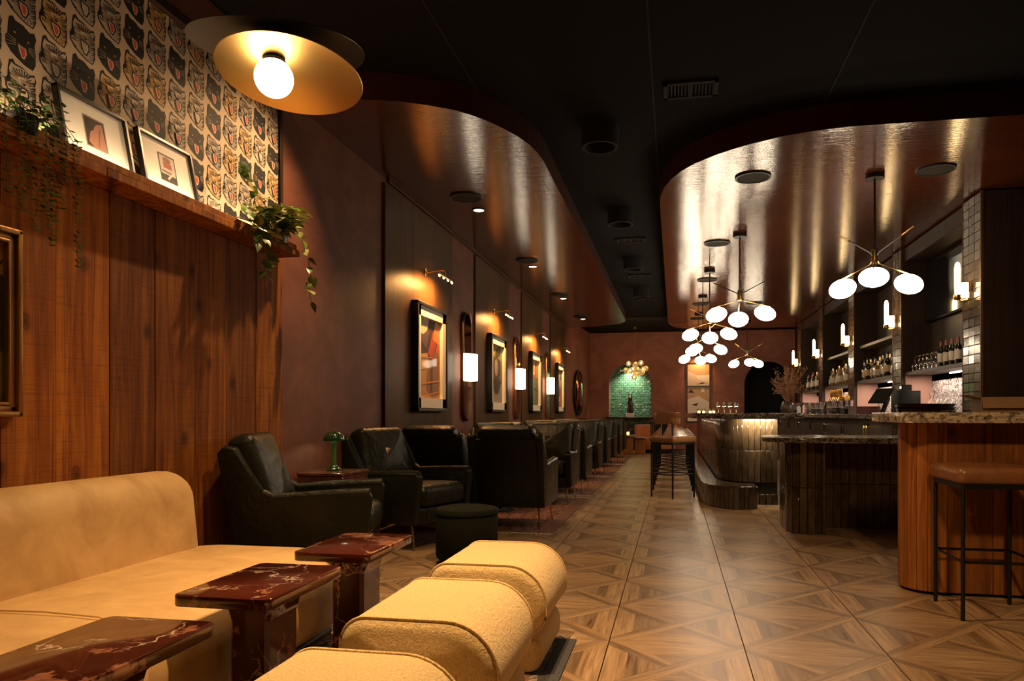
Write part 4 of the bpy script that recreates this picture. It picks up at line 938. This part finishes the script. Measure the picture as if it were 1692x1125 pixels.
# low counter
lc = empty('low_counter', (0, 0, 0), 0, 'low tiled counter with speckled granite top between bar and wooden counter', 'counter')
bodyL = [(1.02, 7.1), (1.01, 6.72)] + arc(1.18, 6.70, .175, 185, 285, 6, .21) + [(1.29, 6.52)]
MB().prism(bodyL + [(1.29, 6.93), (3.2, 6.93), (3.2, 7.1)], 0, .812, 'z').build('core', M['grout'], lc, smooth=0)
for z0_, z1_ in ((.0, .41), (.41, .812)):
    tiled_path(lc, bodyL, z0_, z1_, .066, M['tile_brown']); tiled_path(lc, [(1.32, 6.93), (2.6, 6.93)], z0_, z1_, .072, M['tile_brown'], th=.014)
tiled_path(lc, [(1.295, 6.50), (1.295, 6.93)], 0, .812, .07, M['tile_brown'], th=.010)
MB().cyl((1.30, 6.50, 0), (1.30, 6.50, .812), .012, n=8).build('edge_trim', M['tile_brown'], lc)
MB().prism([(3.3, 6.15), (1.5, 6.2)] + arc(1.12, 6.52, .34, 290, 175, 10, .30) + [(.80, 6.8), (.9, 7.11), (3.3, 7.11)][::1], .815, .862, 'z', .012).build('countertop', M['granite_dark'], lc)
# wood-clad counter
wc = empty('wooden_counter', (0, 0, 0), 0, 'plank-clad counter with cream veined stone top at the right edge', 'counter')
MB().prism([(3.37, 4.45), (3.37, 4.74)] + arc(1.52, 4.595, .14, 90, 270, 10), .02, 1.01, 'z').build('core', M['blackmat'], wc)
def strip(x, y, wd, ang, th=.02, z0_=.02, z1_=1.008):
    me = MB().box((0, 0, 0), (wd - .003, th, z1_ - z0_), None, .002).mesh('plank', M['plank_bar']); inst('plank', me, wc, (x, y, (z0_ + z1_) / 2), (0, 0, ang))
cc = arc(1.52, 4.595, .158, 90, 270, 9)
for p, q in zip(cc, cc[1:]): strip((p[0] + q[0]) / 2, (p[1] + q[1]) / 2, math.dist(p, q) + .004, math.atan2(q[1] - p[1], q[0] - p[0]))
xx = 1.52
for wd in (.05, .24, .21, .25, .19, .26, .22, .24, .18): strip(xx + wd / 2, 4.437, wd, 0); xx += wd
xx = 1.52
for wd in (.3, .25, .3, .25, .3, .25, .18): strip(xx + wd / 2, 4.753, wd, 0); xx += wd
MB().box((2.45, 4.6, .01), (1.8, .22, .02)).build('kick_board', M['black'], wc)
MB().prism([(3.39, 4.18), (1.30, 4.18), (1.27, 4.21), (1.27, 4.88), (1.30, 4.91), (3.39, 4.91)], 1.011, 1.071, 'z', .004).build('countertop', M['granite_light'], wc)
# bar stools
def bar_stool(loc, rz, back, label, group):
    e = empty('bar_stool', loc, rz, label, 'bar stool', group); q = .19; H_ = .71
    for sx in (-1, 1):
        for sy in (-1, 1): MB().cyl((sx * q, sy * q, 0), (sx * q, sy * q, H_), .011, n=8).build('leg', M['black'], e)
    for s in (-1, 1):
        MB().cyl((-q, s * q, .30), (q, s * q, .30), .008, n=6).build('footrest', M['black'], e); MB().cyl((s * q, -q, .30), (s * q, q, .30), .008, n=6).build('footrest', M['black'], e)
    a = MB()
    for s in (-1, 1): a.box((0, s * q, H_ - .015), (2 * q, .02, .035)); a.box((s * q, 0, H_ - .015), (.02, 2 * q, .035))
    a.build('seat_frame', M['black'], e)
    s_ = MB(); s_.pill(rrect(.44, .44, .035, 4), .085, .03, 4, .012, Matrix.Translation((0, 0, H_ + .035))); s_.build('seat', M['stool_leather'], e)
    if back:
        for s in (-1, 1): MB().cyl((s * q, q, H_), (s * q, q + .01, .97), .010, n=8).build('back_post', M['black'], e)
        b = MB(); n = 12; pts = []
        for i in range(n + 1):
            x = -.225 + .45 * i / n; y = q + .005 - .10 * (abs(x) / .225) ** 3; pts.append((x, y))
        for i in range(n, -1, -1): pts.append((pts[i][0] * .88, pts[i][1] - .038 if abs(pts[i][0]) < .2 else pts[i][1] - .03))
        b.prism(pts, .935, 1.085, 'z', .010); b.build('backrest', M['stool_leather'], e)
        MB().cyl((0, q - .01, H_), (0, q - .01, .94), .008, n=6).build('back_rod', M['black'], e)
    return e
s0 = bar_stool((-.02, 9.13, 0), R(135), True, 'brown leather bar stool with curved back, nearest at the tiled bar', 'stools along the tiled bar')
for k in range(1, 9):
    clone(s0, (-.02, 9.13 + .76 * k, 0), R(135), 'brown leather bar stool along the tiled bar, %s in the row from the near end' % ['', 'second', 'third', 'fourth', 'fifth', 'sixth', 'seventh', 'eighth', 'ninth'][k])
bar_stool((1.65, 4.11, 0), 0, False, 'backless brown leather stool with black legs at the wooden counter', None)
#=====BACK BAR
bb = empty('back_bar', (0, 0, 0), 0, 'dark wood back bar with bottle shelves and tiled pilasters', 'back bar')
pil = [(7.61, 8.08), (10.10, 10.50), (12.62, 13.02), (15.18, 15.58), (17.75, 18.15)]
rnp = random.Random(2)
for k, (ya, yb) in enumerate(pil):
    MB().box((3.21, (ya + yb) / 2, 1.64), (.38, yb - ya, 3.28)).build('pilaster', M['darkwood'], bb, smooth=0)
    for y_ in (ya + .012, yb - .012): MB().box((3.012, y_, 2.15), (.024, .022, 2.28), None, .002).build('edge_moulding', M['walnut'], bb)
    nx = 3 if k == 0 else 3; wd = (yb - ya - .05) / nx; rows = 23; hh = .095
    sm = MB(); base = MB().box((0, 0, 0), (.014, wd - .005, hh - .005), None, .003).mesh('tile', M['tile_brown'])
    for r in range(rows):
        for c in range(nx):
            y_ = ya + .025 + wd * (c + .5); z_ = 1.10 + hh * (r + .5); x_ = 3.012 - rnp.uniform(0, .004); an = (rnp.uniform(-.01, .01), rnp.uniform(-.018, .018), rnp.uniform(-.018, .018))
            if k < 2: inst('tile', base, bb, (x_, y_, z_), an)
            else: sm.box((x_, y_, z_), (.014, wd - .005, hh - .005), RZ(an[2]) @ RY(an[1]), .003)
    if k >= 2: sm.build('pilaster_tiles', M['tile_brown'], bb, kind='stuff')
    else: sm.bm.free()
for k in range(4):
    ya, yb = pil[k][1], pil[k + 1][0]; ym, L = (ya + yb) / 2, yb - ya
    MB().box((3.385, ym, 2.4), (.02, L, 1.8)).build('bay_back', M['cabinet'], bb, smooth=0)
    MB().box((3.22, ym, 1.60), (.34, L, .045), None, .003).build('shelf', M['cabinet'], bb)
    if k in (1, 2): MB().box((3.24, ym, 2.19), (.28, L, .045), None, .003).build('shelf', M['white'] if False else simple('lit_shelf_edge', (.30, .27, .23), .5), bb)  # upper shelves: light on the edge painted in as a pale colour
    MB().box((3.2, ym, 3.19), (.33, L, .18), None, .003).build('header', M['darkwood'], bb)
    MB().box((3.385, ym, 1.32), (.02, L, .52)).build('splashback', M['splash'], bb, smooth=0)
    MB().box((3.22, yb - .012, 1.32), (.34, .02, .52)).build('splashback_panel', M['pink'], bb, smooth=0)
    MB().box((3.34, ym - .3, 1.568), (.02, L - .9, .012)).build('light_strip', M['strip'], bb)
MB().box((2.80, 12.65, 1.035), (1.1, 11.0, .055), None, .006).build('countertop', M['granite_dark'], bb)
MB().box((2.87, 12.65, .505), (.96, 10.9, 1.0)).build('cabinet_core', M['cabinet'], bb, smooth=0)
for k in range(9):
    y_ = 7.75 + 1.18 * k
    for s in (0, 1):
        d = MB().box((2.368, y_ + .59 * s, .60), (.02, .58, .76), None, .003).build('cabinet_door', M['cabinet'], bb)
        hy = y_ + .59 * s + (.24 if s == 0 else -.24); mm = M['tapgold'] if k < 2 else M['chrome']
        MB().tube([(2.36, hy, .93), (2.325, hy, .92), (2.32, hy, .90), (2.32, hy, .80), (2.325, hy, .78), (2.36, hy, .77)], .010, 6).build('handle', mm, d)
# television
e = empty('television', (3.33, 9.45, 2.67), 0, 'black wall television, switched off, in the nearest back bar bay', 'television')
MB().box((0, 0, 0), (.04, 1.28, .78), None, .006).build('casing', M['rubber'], e); MB().box((-.026, 0, .005), (.004, 1.24, .73)).build('screen', simple('dark_screen', (.008, .008, .010), .08, 0, coat=.6), e)
MB().box((.03, 0, 0), (.02, .3, .3)).build('wall_mount', M['black'], e)
# tube sconces
for k, (ya, yb) in enumerate(pil):
    e = empty('tube_sconce', (2.985, (ya + yb) / 2, 2.36), 0, 'glowing frosted tube sconce with brass cup on the %s tiled pilaster' % ords[k], 'wall light', 'tube sconces on the tiled pilasters')
    MB().box((-.01, 0, .0), (.03, .06, .10), None, .004).build('wall_plate', M['brass'], e)
    MB().tube([(-.02, 0, -.12), (-.08, 0, -.13), (-.115, 0, -.10)], .008).build('arm', M['brass'], e)
    MB().lathe([(0, -.12), (.03, -.12), (.038, -.105), (.040, -.07), (.034, -.07), (.03, -.10), (0, -.10)], (-.115, 0, 0), n=16).build('brass_cup', M['brass'], e)
    MB().lathe([(0, -.10), (.025, -.10), (.027, .20), (.023, .24), (.014, .260), (0, .268)], (-.115, 0, 0), n=20).build('frosted_tube', M['tube'], e)
    MB().lathe([(0, -.10), (.040, -.10), (.042, .04), (.036, .05), (0, .05)], (-.05, .0, 0), n=20).build('glass_cup', M['tube'], e)
#=====BOTTLES AND GLASSES
def bottle(kind, sc_=1, lab=True):
    e = empty('bottle', (0, 0, -5)); 
    if kind == 'wine':
        MB().lathe([(0, 0), (.037, 0), (.038, .01), (.038, .19), (.030, .215), (.015, .24), (.014, .30), (0, .30)], n=14).build('glass', M['wine'], e)
        MB().lathe([(.0385, .05), (.0390, .05), (.0390, .155), (.0385, .155)], n=14).build('label', M['label'], e); MB().lathe([(.0148, .245), (.0155, .245), (.0158, .303), (0, .304)], n=12).build('capsule', M['capsule'], e)
    elif kind == 'spirit':
        MB().lathe([(0, 0), (.042, 0), (.044, .01), (.044, .155), (.036, .185), (.015, .20), (.014, .25), (0, .25)], n=14).build('glass', M['spirit'], e)
        MB().lathe([(.0445, .04), (.0450, .04), (.0450, .13), (.0445, .13)], n=14).build('label', M['label'], e); MB().lathe([(0, .285), (.016, .285), (.017, .245), (0, .245)], n=12).build('stopper', M['brass'], e)
    elif kind == 'dark':
        MB().lathe([(0, 0), (.036, 0), (.038, .01), (.036, .17), (.028, .20), (.014, .215), (.013, .27), (0, .27)], n=14).build('glass', M['wine'], e)
        MB().lathe([(.0385, .05), (.039, .05), (.0380, .13), (.0375, .13)], n=14).build('label', simple('tan_label', (.50, .34, .15), .7), e); MB().lathe([(0, .295), (.015, .295), (.016, .265), (0, .265)], n=12).build('stopper', M['black'], e)
    else:
        MB().box((0, 0, .08), (.075, .075, .16), None, .012, 3).cyl((0, 0, .155), (0, 0, .22), .014, n=12).build('glass', M['spirit'], e); MB().box((0, 0, .07), (.0765, .0765, .07)).build('label', M['label'], e)
        MB().lathe([(0, .25), (.019, .25), (.019, .215), (0, .215)], n=12).build('stopper', M['black'], e)
    return e
protos = {k: bottle(k) for k in ('wine', 'spirit', 'dark', 'square')}
used = set()
def put_bottle(k, x, y, z, s, label, group):
    if k in used: o = copy_tree(protos[k])
    else: o = protos[k]; used.add(k)
    o.location = (x, y, z); o.scale = (s, s, s); o.rotation_euler = (0, 0, random.uniform(-.3, .3)); tag(o, label, 'bottle', group)
for i in range(7): put_bottle('wine', 3.09 + .09 * (i % 2), 8.42 + .085 * i, 1.6235, random.uniform(.95, 1.05), 'dark wine bottle with pale label on the nearest back bar shelf, %s in its row' % ords[i], 'wine bottles on the nearest shelf')
nm_ = {1: 'second', 2: 'third', 3: 'fourth'}
for bay, (ya, n, ks) in {1: (10.75, 20, ('square', 'spirit', 'dark', 'spirit')), 2: (13.2, 19, ('square', 'dark', 'spirit')), 3: (15.75, 18, ('dark', 'spirit', 'wine'))}.items():
    for i in range(n):
        k = ks[i % len(ks)]; desc = {'square': 'squat square clear spirit bottle', 'spirit': 'clear amber spirit bottle with brass stopper', 'dark': 'dark spirit bottle with tan label', 'wine': 'dark wine bottle with pale label'}[k]
        put_bottle(k, 3.10 + .12 * (i % 2) - .02 * (i % 3), ya + .088 * i, 1.6235, random.uniform(.95, 1.25), desc + ', %s in the row of the %s shelf bay' % (ords[i], nm_[bay]), 'bottles on the %s bay shelf' % nm_[bay])
# inverted wine glasses
wg = MB().lathe([(.032, 0), (.034, .03), (.036, .06), (.028, .095), (.006, .11), (.004, .17), (.006, .18), (.030, .188), (.031, .190), (0, .190)], n=14).mesh('wine_glass', M['glass'])
for i in range(12):
    o = inst('wine_glass', wg, None, (3.09 + .09 * (i % 2), 9.12 + .072 * (i), 1.6235)); tag(o, 'upside-down stemmed wine glass beside the wine bottles, %s from them' % (ords[i] if i else 'first'), 'glass', 'upside-down wine glasses on the shelf')
# tumblers on the back counter
tg = MB().lathe([(0, 0), (.034, 0), (.038, .10), (.035, .10), (.031, .008), (0, .008)], n=14).mesh('tumbler', M['glass'])
for (cx, cy, n1, n2, where, g) in ((2.46, 11.15, 5, 4, 'beside the beer taps', 'tumblers beside the beer taps'), (2.46, 13.0, 5, 4, 'near the flower arrangement', 'tumblers near the flower arrangement')):
    for lv in range(2):
        for i in range(n1):
            for j in range(n2):
                if lv and (i in (0,)): continue
                o = inst('tumbler', tg, None, (cx + .085 * (j - 1.5), cy + .085 * (i - 2), 1.0635 + .1025 * lv)); tag(o, 'clear glass tumbler stacked on the back counter ' + where, 'glass', g)
# beer taps
e = empty('beer_tap_tower', (2.62, 11.85, 1.0635), 0, 'gold beer tap tower with row of tap heads', 'beer tap')
for s in (-.25, .25): MB().cyl((0, s, 0), (0, s, .22), .035, n=16).build('column', M['tapgold'], e)
MB().cyl((0, -.42, .25), (0, .42, .25), .045, n=16).build('crossbar', M['tapgold'], e)
for i in range(6):
    t = MB().tube([(-.03, -.35 + .14 * i, .25), (-.10, -.35 + .14 * i, .25), (-.12, -.35 + .14 * i, .20)], .012).build('tap', M['tapgold'], e)
    MB().lathe([(0, 0), (.012, 0), (.022, .06), (.020, .12), (0, .13)], (-.07, -.35 + .14 * i, .27), n=10).build('tap_handle', M['tapgold'], t)
# point of sale screen
e = empty('till_screen', (2.62, 9.5, 1.0635), R(35), 'tilted black till screen on a stand on the back counter', 'till')
MB().box((0, 0, .01), (.22, .24, .02), None, .004).build('base', M['rubber'], e); MB().box((.02, 0, .11), (.03, .06, .22), RY(.5), .004).build('stand', M['rubber'], e); MB().box((-.05, 0, .23), (.25, .27, .022), RY(R(-48)), .006).build('screen', M['rubber'], e)
e = empty('till_screen', (2.70, 16.3, 1.0635), R(30), 'small dark till screen far along the back counter by the flowers', 'till')
MB().box((0, 0, .01), (.2, .2, .02)).build('base', M['rubber'], e); MB().box((-.03, 0, .16), (.26, .3, .03), RY(R(-45)), .006).build('screen', M['rubber'], e)
# coffee grinder, pitchers
e = empty('coffee_grinder', (2.95, 9.75, 1.0635), 0, 'boxy black machine with small lit display on the back counter', 'machine')
MB().box((0, 0, .15), (.26, .34, .30), None, .01, 2).build('body', M['rubber'], e); MB().box((0, 0, .34), (.12, .12, .08), None, .006).build('head', M['rubber'], e); MB().box((-.062, .0, .345), (.004, .06, .03)).build('display', M['screen'], e)
MB().cyl((0, .24, 0), (0, .24, .22), .055, n=16).build('canister', M['rubber'], e)
pg = MB().lathe([(0, 0), (.055, 0), (.075, .05), (.07, .12), (.045, .18), (.042, .21), (.058, .25), (.055, .25), (.039, .21), (.042, .18), (.066, .12), (.071, .05), (.052, .008), (0, .008)], n=20).mesh('glass_pitcher', M['glass'])
for i in range(4): tag(inst('glass_pitcher', pg, None, (3.05, 8.32 + .24 * i, 1.0635)), 'clear glass pitcher in front of the lit marble splashback, %s one' % ords[i], 'pitcher', 'glass pitchers before the splashback')
# trays, cardboard box, crates
for i in range(5):
    e = inst('serving_tray', MB().lathe([(0, .0), (.155, .0), (.168, .010), (.163, .010), (.152, .004), (0, .004)], n=32).mesh('serving_tray', simple('dark_red_tray', (.05, .012, .010), .22)), None, (1.53 + random.uniform(-.01, .01), 4.70 - .005 * i, 1.0715 + .0108 * i), (0, 0, i)); tag(e, 'dark round serving tray on the stone-topped counter, %s from the bottom of its stack' % (ords[i] if i else 'first'), 'tray', 'stack of serving trays')
e = empty('cardboard_box', (1.99, 4.66, 1.0715), R(-8), 'open cardboard box on the wooden counter', 'box')
cbm = MB()
for s in (-1, 1): cbm.box((s * .17, 0, .045), (.004, .22, .09)); cbm.box((0, s * .11, .045), (.34, .004, .09))
cbm.box((0, 0, .003), (.34, .22, .004)); cbm.build('body', M['cardboard'], e)
MB().box((0, -.128, .058), (.34, .004, .072), RX(-.45)).build('flap', M['cardboard'], e); MB().box((.21, 0, .10), (.08, .22, .004), RY(-.3)).build('flap', M['cardboard'], e); MB().box((-.205, 0, .098), (.075, .22, .004), RY(.25)).build('flap', M['cardboard'], e)
e = empty('wooden_crate', (2.48, 9.9, 1.0635), 0, 'dark red crate of bar supplies on the back counter', 'crate')
f = MB()
for s in (-1, 1): f.box((s * .14, 0, .05), (.012, .44, .10)); f.box((0, s * .22, .05), (.28, .012, .10))
f.box((0, 0, .006), (.28, .44, .012)); f.build('body', simple('dark_red_crate', (.09, .02, .015), .5), e)
e = empty('garnish_caddy', (2.44, 10.5, 1.0635), 0, 'black garnish caddy between the crate and the stacked tumblers', 'caddy')
MB().box((0, 0, .04), (.2, .3, .08), None, .006).build('tray', M['rubber'], e)
for i in range(4): MB().lathe([(.02, 0), (.025, .03), (.012, .03), (0, .01)], (0, -.1 + .066 * i, .08), n=10).build('cup', M['chrome'], e)
tag(MB().lathe([(0, 0), (.035, 0), (.036, .13), (.02, .17), (.012, .21), (0, .21)], n=14).build('shaker_bottle', M['blackmat'], None, (2.50, 12.35, 1.0635)), 'black bottle with pouring neck between the two stacks of tumblers', 'bottle')
e = empty('squeeze_bottle', (2.62, 15.7, 1.0635), 0, 'white squeeze bottle with red cap on the back counter', 'bottle')
MB().lathe([(0, 0), (.04, 0), (.04, .14), (.02, .17), (0, .17)], n=14).build('body', M['white'], e); MB().lathe([(0, .17), (.02, .17), (.008, .25), (0, .25)], n=12).build('cap', M['red'], e)
# dried flower arrangement
e = empty('flower_arrangement', (2.28, 15.0, 1.0635), 0, 'tall dried flower and pampas arrangement in a dark vase on the back counter', 'flowers')
MB().lathe([(0, 0), (.10, 0), (.14, .12), (.10, .24), (.08, .26), (0, .26)], n=20).build('vase', simple('dark_vase', (.06, .035, .025), .3), e)
rn = random.Random(9); sm = MB(); fm = MB()
for i in range(90):
    a = rn.uniform(0, 6.28); sp = rn.uniform(.08, .40); h = rn.uniform(.25, .85) * (1 - .35 * sp); p0 = Vector((0, 0, .22)); p2 = Vector((math.cos(a) * sp, math.sin(a) * sp, .22 + h)); p1 = (p0 + p2) / 2 + Vector((0, 0, .08))
    sm.tube([p0, p1, p2], .003, 4)
    for j in range(7):
        q = p1.lerp(p2, j / 6) + Vector((rn.uniform(-.03, .03),) * 3); d = Vector((rn.uniform(-1, 1), rn.uniform(-1, 1), rn.uniform(-.2, 1))).normalized() * rn.uniform(.03, .06); sd = d.cross(Vector((.2, 1, .3))).normalized() * .012
        fm.face([q, q + d * .5 + sd, q + d, q + d * .5 - sd])
sm.build('stems', M['dry'], e, kind='stuff'); fm.build('petals', M['dry'], e, recalc=False, kind='stuff')
# candle glasses on the far bar
for i, (x, y) in enumerate(((.46, 13.6), (.56, 13.9), (.70, 14.2), (.74, 13.7))):
    e = empty('candle_glass', (x, y, 1.0755), 0, 'small glowing candle glass on the far bar top, %s one' % ords[i], 'candle', 'candle glasses on the bar')
    MB().lathe([(0, 0), (.03, 0), (.035, .09), (.031, .09), (.027, .006), (0, .006)], n=14).build('glass', M['glass'], e); MB().cyl((0, 0, .008), (0, 0, .05), .022, n=12).build('candle', M['candle'], e)
for i in range(8):
    o = inst('wine_glass', MB().lathe([(0, 0), (.03, 0), (.005, .008), (.004, .08), (.03, .11), (.034, .15), (.028, .19), (.026, .19), (.031, .15), (.027, .112), (0, .09)], n=14).mesh('wine_glass', M['glass']) if i == 0 else o.data, None, (.75 + .1 * (i % 4), 12.4 + .12 * (i // 4), 1.0755))
    tag(o, 'stemmed glass standing upright on the bar top, %s in its %s row' % (ords[i % 4] if i % 4 else 'leftmost', 'near' if i < 4 else 'far'), 'glass', 'stemmed glasses on the bar top')
#=====BACK OF ROOM
# animal sculpture: upright hare-like figure
e = empty('animal_sculpture', (-1.30, YB + .10, .981), 0, 'dark seated long-eared animal sculpture with pale face in the green niche', 'sculpture')
def skin(name, pts, edges, radii, mat_, parent, sub=2):
    me = bpy.data.meshes.new(name); me.from_pydata(pts, edges, []); me.materials.append(mat_); o = inst(name, me, parent)
    o.modifiers.new('skin', 'SKIN'); me.skin_vertices  # layer appears with the modifier
    if not me.skin_vertices: 
        bm_ = bmesh.new(); bm_.from_mesh(me); bm_.verts.layers.skin.verify(); bm_.to_mesh(me); bm_.free()
    for i, r in enumerate(radii): me.skin_vertices[0].data[i].radius = (r, r)
    me.skin_vertices[0].data[0].use_root = True
    s = o.modifiers.new('sub', 'SUBSURF'); s.levels = s.render_levels = sub
    for p in me.polygons: p.use_smooth = True
    return o
MB().box((0, 0, .06), (.24, .18, .12), None, .006).build('pedestal', M['white'], e)
skin('body', [(0, .02, .17), (0, .03, .28), (0, .02, .40), (0, 0, .50), (0, -.02, .56), (0, -.06, .60), (-.05, -.03, .36), (-.055, -.07, .25), (-.05, -.08, .15), (.05, -.03, .36), (.055, -.07, .25), (.05, -.08, .15), (-.03, 0, .64), (-.055, 0, .72), (.03, 0, .64), (.055, 0, .72), (.09, .05, .16), (-.09, .03, .17)],
     [(0, 1), (1, 2), (2, 3), (3, 4), (4, 5), (2, 6), (6, 7), (7, 8), (2, 9), (9, 10), (10, 11), (4, 12), (12, 13), (4, 14), (14, 15), (0, 16), (0, 17)],
     [.085, .09, .08, .055, .05, .028, .035, .026, .024, .035, .026, .024, .02, .01, .02, .01, .045, .045], simple('dark_bronze_sculpture', (.05, .025, .018), .35), e)
MB().ball((0, -.075, .60), .035, (.8, .7, 1.1)).build('face', M['white'], e)
# bubble chandelier
e = empty('bubble_chandelier', (-1.09, 19.75, ZC), 0, 'cluster of glowing amber glass bubbles hanging before the green niche', 'chandelier')
MB().cyl((0, 0, -.02), (0, 0, -1.1), .004, n=6).build('cable', M['brass'], e); MB().lathe([(0, -.03), (.06, -.03), (.06, 0), (0, 0)], n=16).build('canopy', M['brass'], e)
rn = random.Random(4); spots_ = [(-.17, 0, -1.02), (.02, -.1, -1.05), (.17, .02, -1.0), (-.24, -.02, -1.2), (-.06, .1, -1.17), (.08, -.08, -1.2), (.23, .0, -1.18), (.30, .05, -1.15), (-.12, -.1, -1.22), (.02, 0, -1.32), (.05, .12, -1.28), (.2, -.1, -1.27), (-.02, .02, -1.40)]
gl = MB().lathe([(0, -.078), (.03, -.072), (.055, -.055), (.074, -.025), (.078, 0), (.074, .025), (.055, .055), (.03, .072), (0, .078), (0, .074), (.028, .069), (.052, .052), (.070, .024), (.074, 0), (.070, -.024), (.052, -.052), (.028, -.069), (0, -.074)], n=18).mesh('glass_bubble', M['amberglass'])
bl = MB().ball((0, 0, 0), .020, u=10, v=6).mesh('bulb', M['bulb'])
for i, p in enumerate(spots_):
    g = inst('glass_bubble', gl, e, p)
    if i % 2 == 0: inst('bulb', bl, g)
tag(e)
# two-panel artwork on the back wall
e = empty('two_panel_artwork', (.695, YB - .03, 1.70), 0, 'tall narrow two-panel artwork of pale dunes lit from above on the back wall', 'picture')
f = MB()
for s in (-1, 1): f.box((s * .325, 0, 0), (.03, .05, 1.74))
for z in (-.855, .18, .855): f.box((0, 0, z), (.66, .05, .03))
f.build('frame', M['frame_black'], e)
prints('upper_print', e, [(rc(-.31, .2, .31, .84), (.50, .30, .15)), ([(-.31, .2), (.31, .2), (.31, .42), (.1, .46), (-.31, .62)], (.62, .50, .38)), ([(-.1, .5), (.31, .52), (.31, .3), (.0, .38)], (.75, .68, .58)), ([(-.05, .24), (.2, .26), (.12, .3)], (.05, .03, .02))], False, (0, .0, 0))
prints('lower_print', e, [(rc(-.31, -.84, .31, .16), (.48, .32, .18)), ([(-.31, -.2), (.0, -.1), (.31, -.28), (.31, -.84), (-.31, -.84)], (.72, .65, .55)), ([(-.31, -.0), (-.2, .1), (-.12, -.02)], (.04, .03, .02)), ([(-.2, -.36), (.0, -.3), (-.05, -.4)], (.05, .03, .02)), (rc(.08, .02, .17, .12), (.75, .70, .6)), ([(-.1, -.6), (.2, -.52), (.1, -.66)], (.08, .05, .03))], False, (0, .0, 0))
# orange banquette, table, candle
e = empty('orange_banquette', (-.50, 19.7, 0), 0, 'rounded orange velvet banquette with channel back at the far end', 'banquette')
for i in range(16):
    a = R(20 + 150 * i / 15); r = .55; x, y = r * math.cos(a), r * math.sin(a)
    MB().pill(rrect(.115, .12, .05, 3), .42, .04, 3, 0, Matrix.Translation((x, y, .56)) @ Matrix.Rotation(a + R(90), 4, 'Z')).build('channel', M['orange_velvet'], e)
MB().lathe([(0, .1), (.50, .1), (.52, .14), (.52, .36), (.49, .42), (0, .43)], n=32).build('seat', M['orange_velvet'], e); MB().lathe([(0, 0), (.46, 0), (.46, .1), (0, .1)], n=32).build('plinth', M['black'], e)
for i, (x, y, lb) in enumerate(((-1.20, 18.5, 'holding the candle'), (-.90, 18.85, 'beside the orange banquette'))):
    e = empty('wooden_side_table', (x, y, 0), 0, 'small wooden table with pale top ' + lb, 'side table', 'small wooden tables at the far end')
    MB().box((0, 0, .25 - .03 * i), (.28, .28, .48 - .06 * i), None, .006).build('base', M['plank_bar'], e); MB().lathe([(0, .49 - .06 * i), (.24, .49 - .06 * i), (.24, .515 - .06 * i), (0, .515 - .06 * i)], n=28).build('tabletop', simple('pale_top', (.35, .27, .18), .4), e)
e = empty('votive_candle', (-1.20, 18.5, .5155), 0, 'lit votive candle on the small wooden table at the far end', 'candle')
MB().lathe([(0, 0), (.045, 0), (.05, .10), (.046, .10), (.040, .01), (0, .01)], n=16).build('holder', M['amberglass'], e); MB().cyl((0, 0, .012), (0, 0, .07), .03, n=12).build('candle', M['candle'], e)
tag(MB().box((0, 0, 0), (.14, .20, .004), RX(.0) ).build('menu_card', M['white'], None, (-1.88, 7.43, .501)), 'white menu card lying on the small round table between armchairs', 'menu')
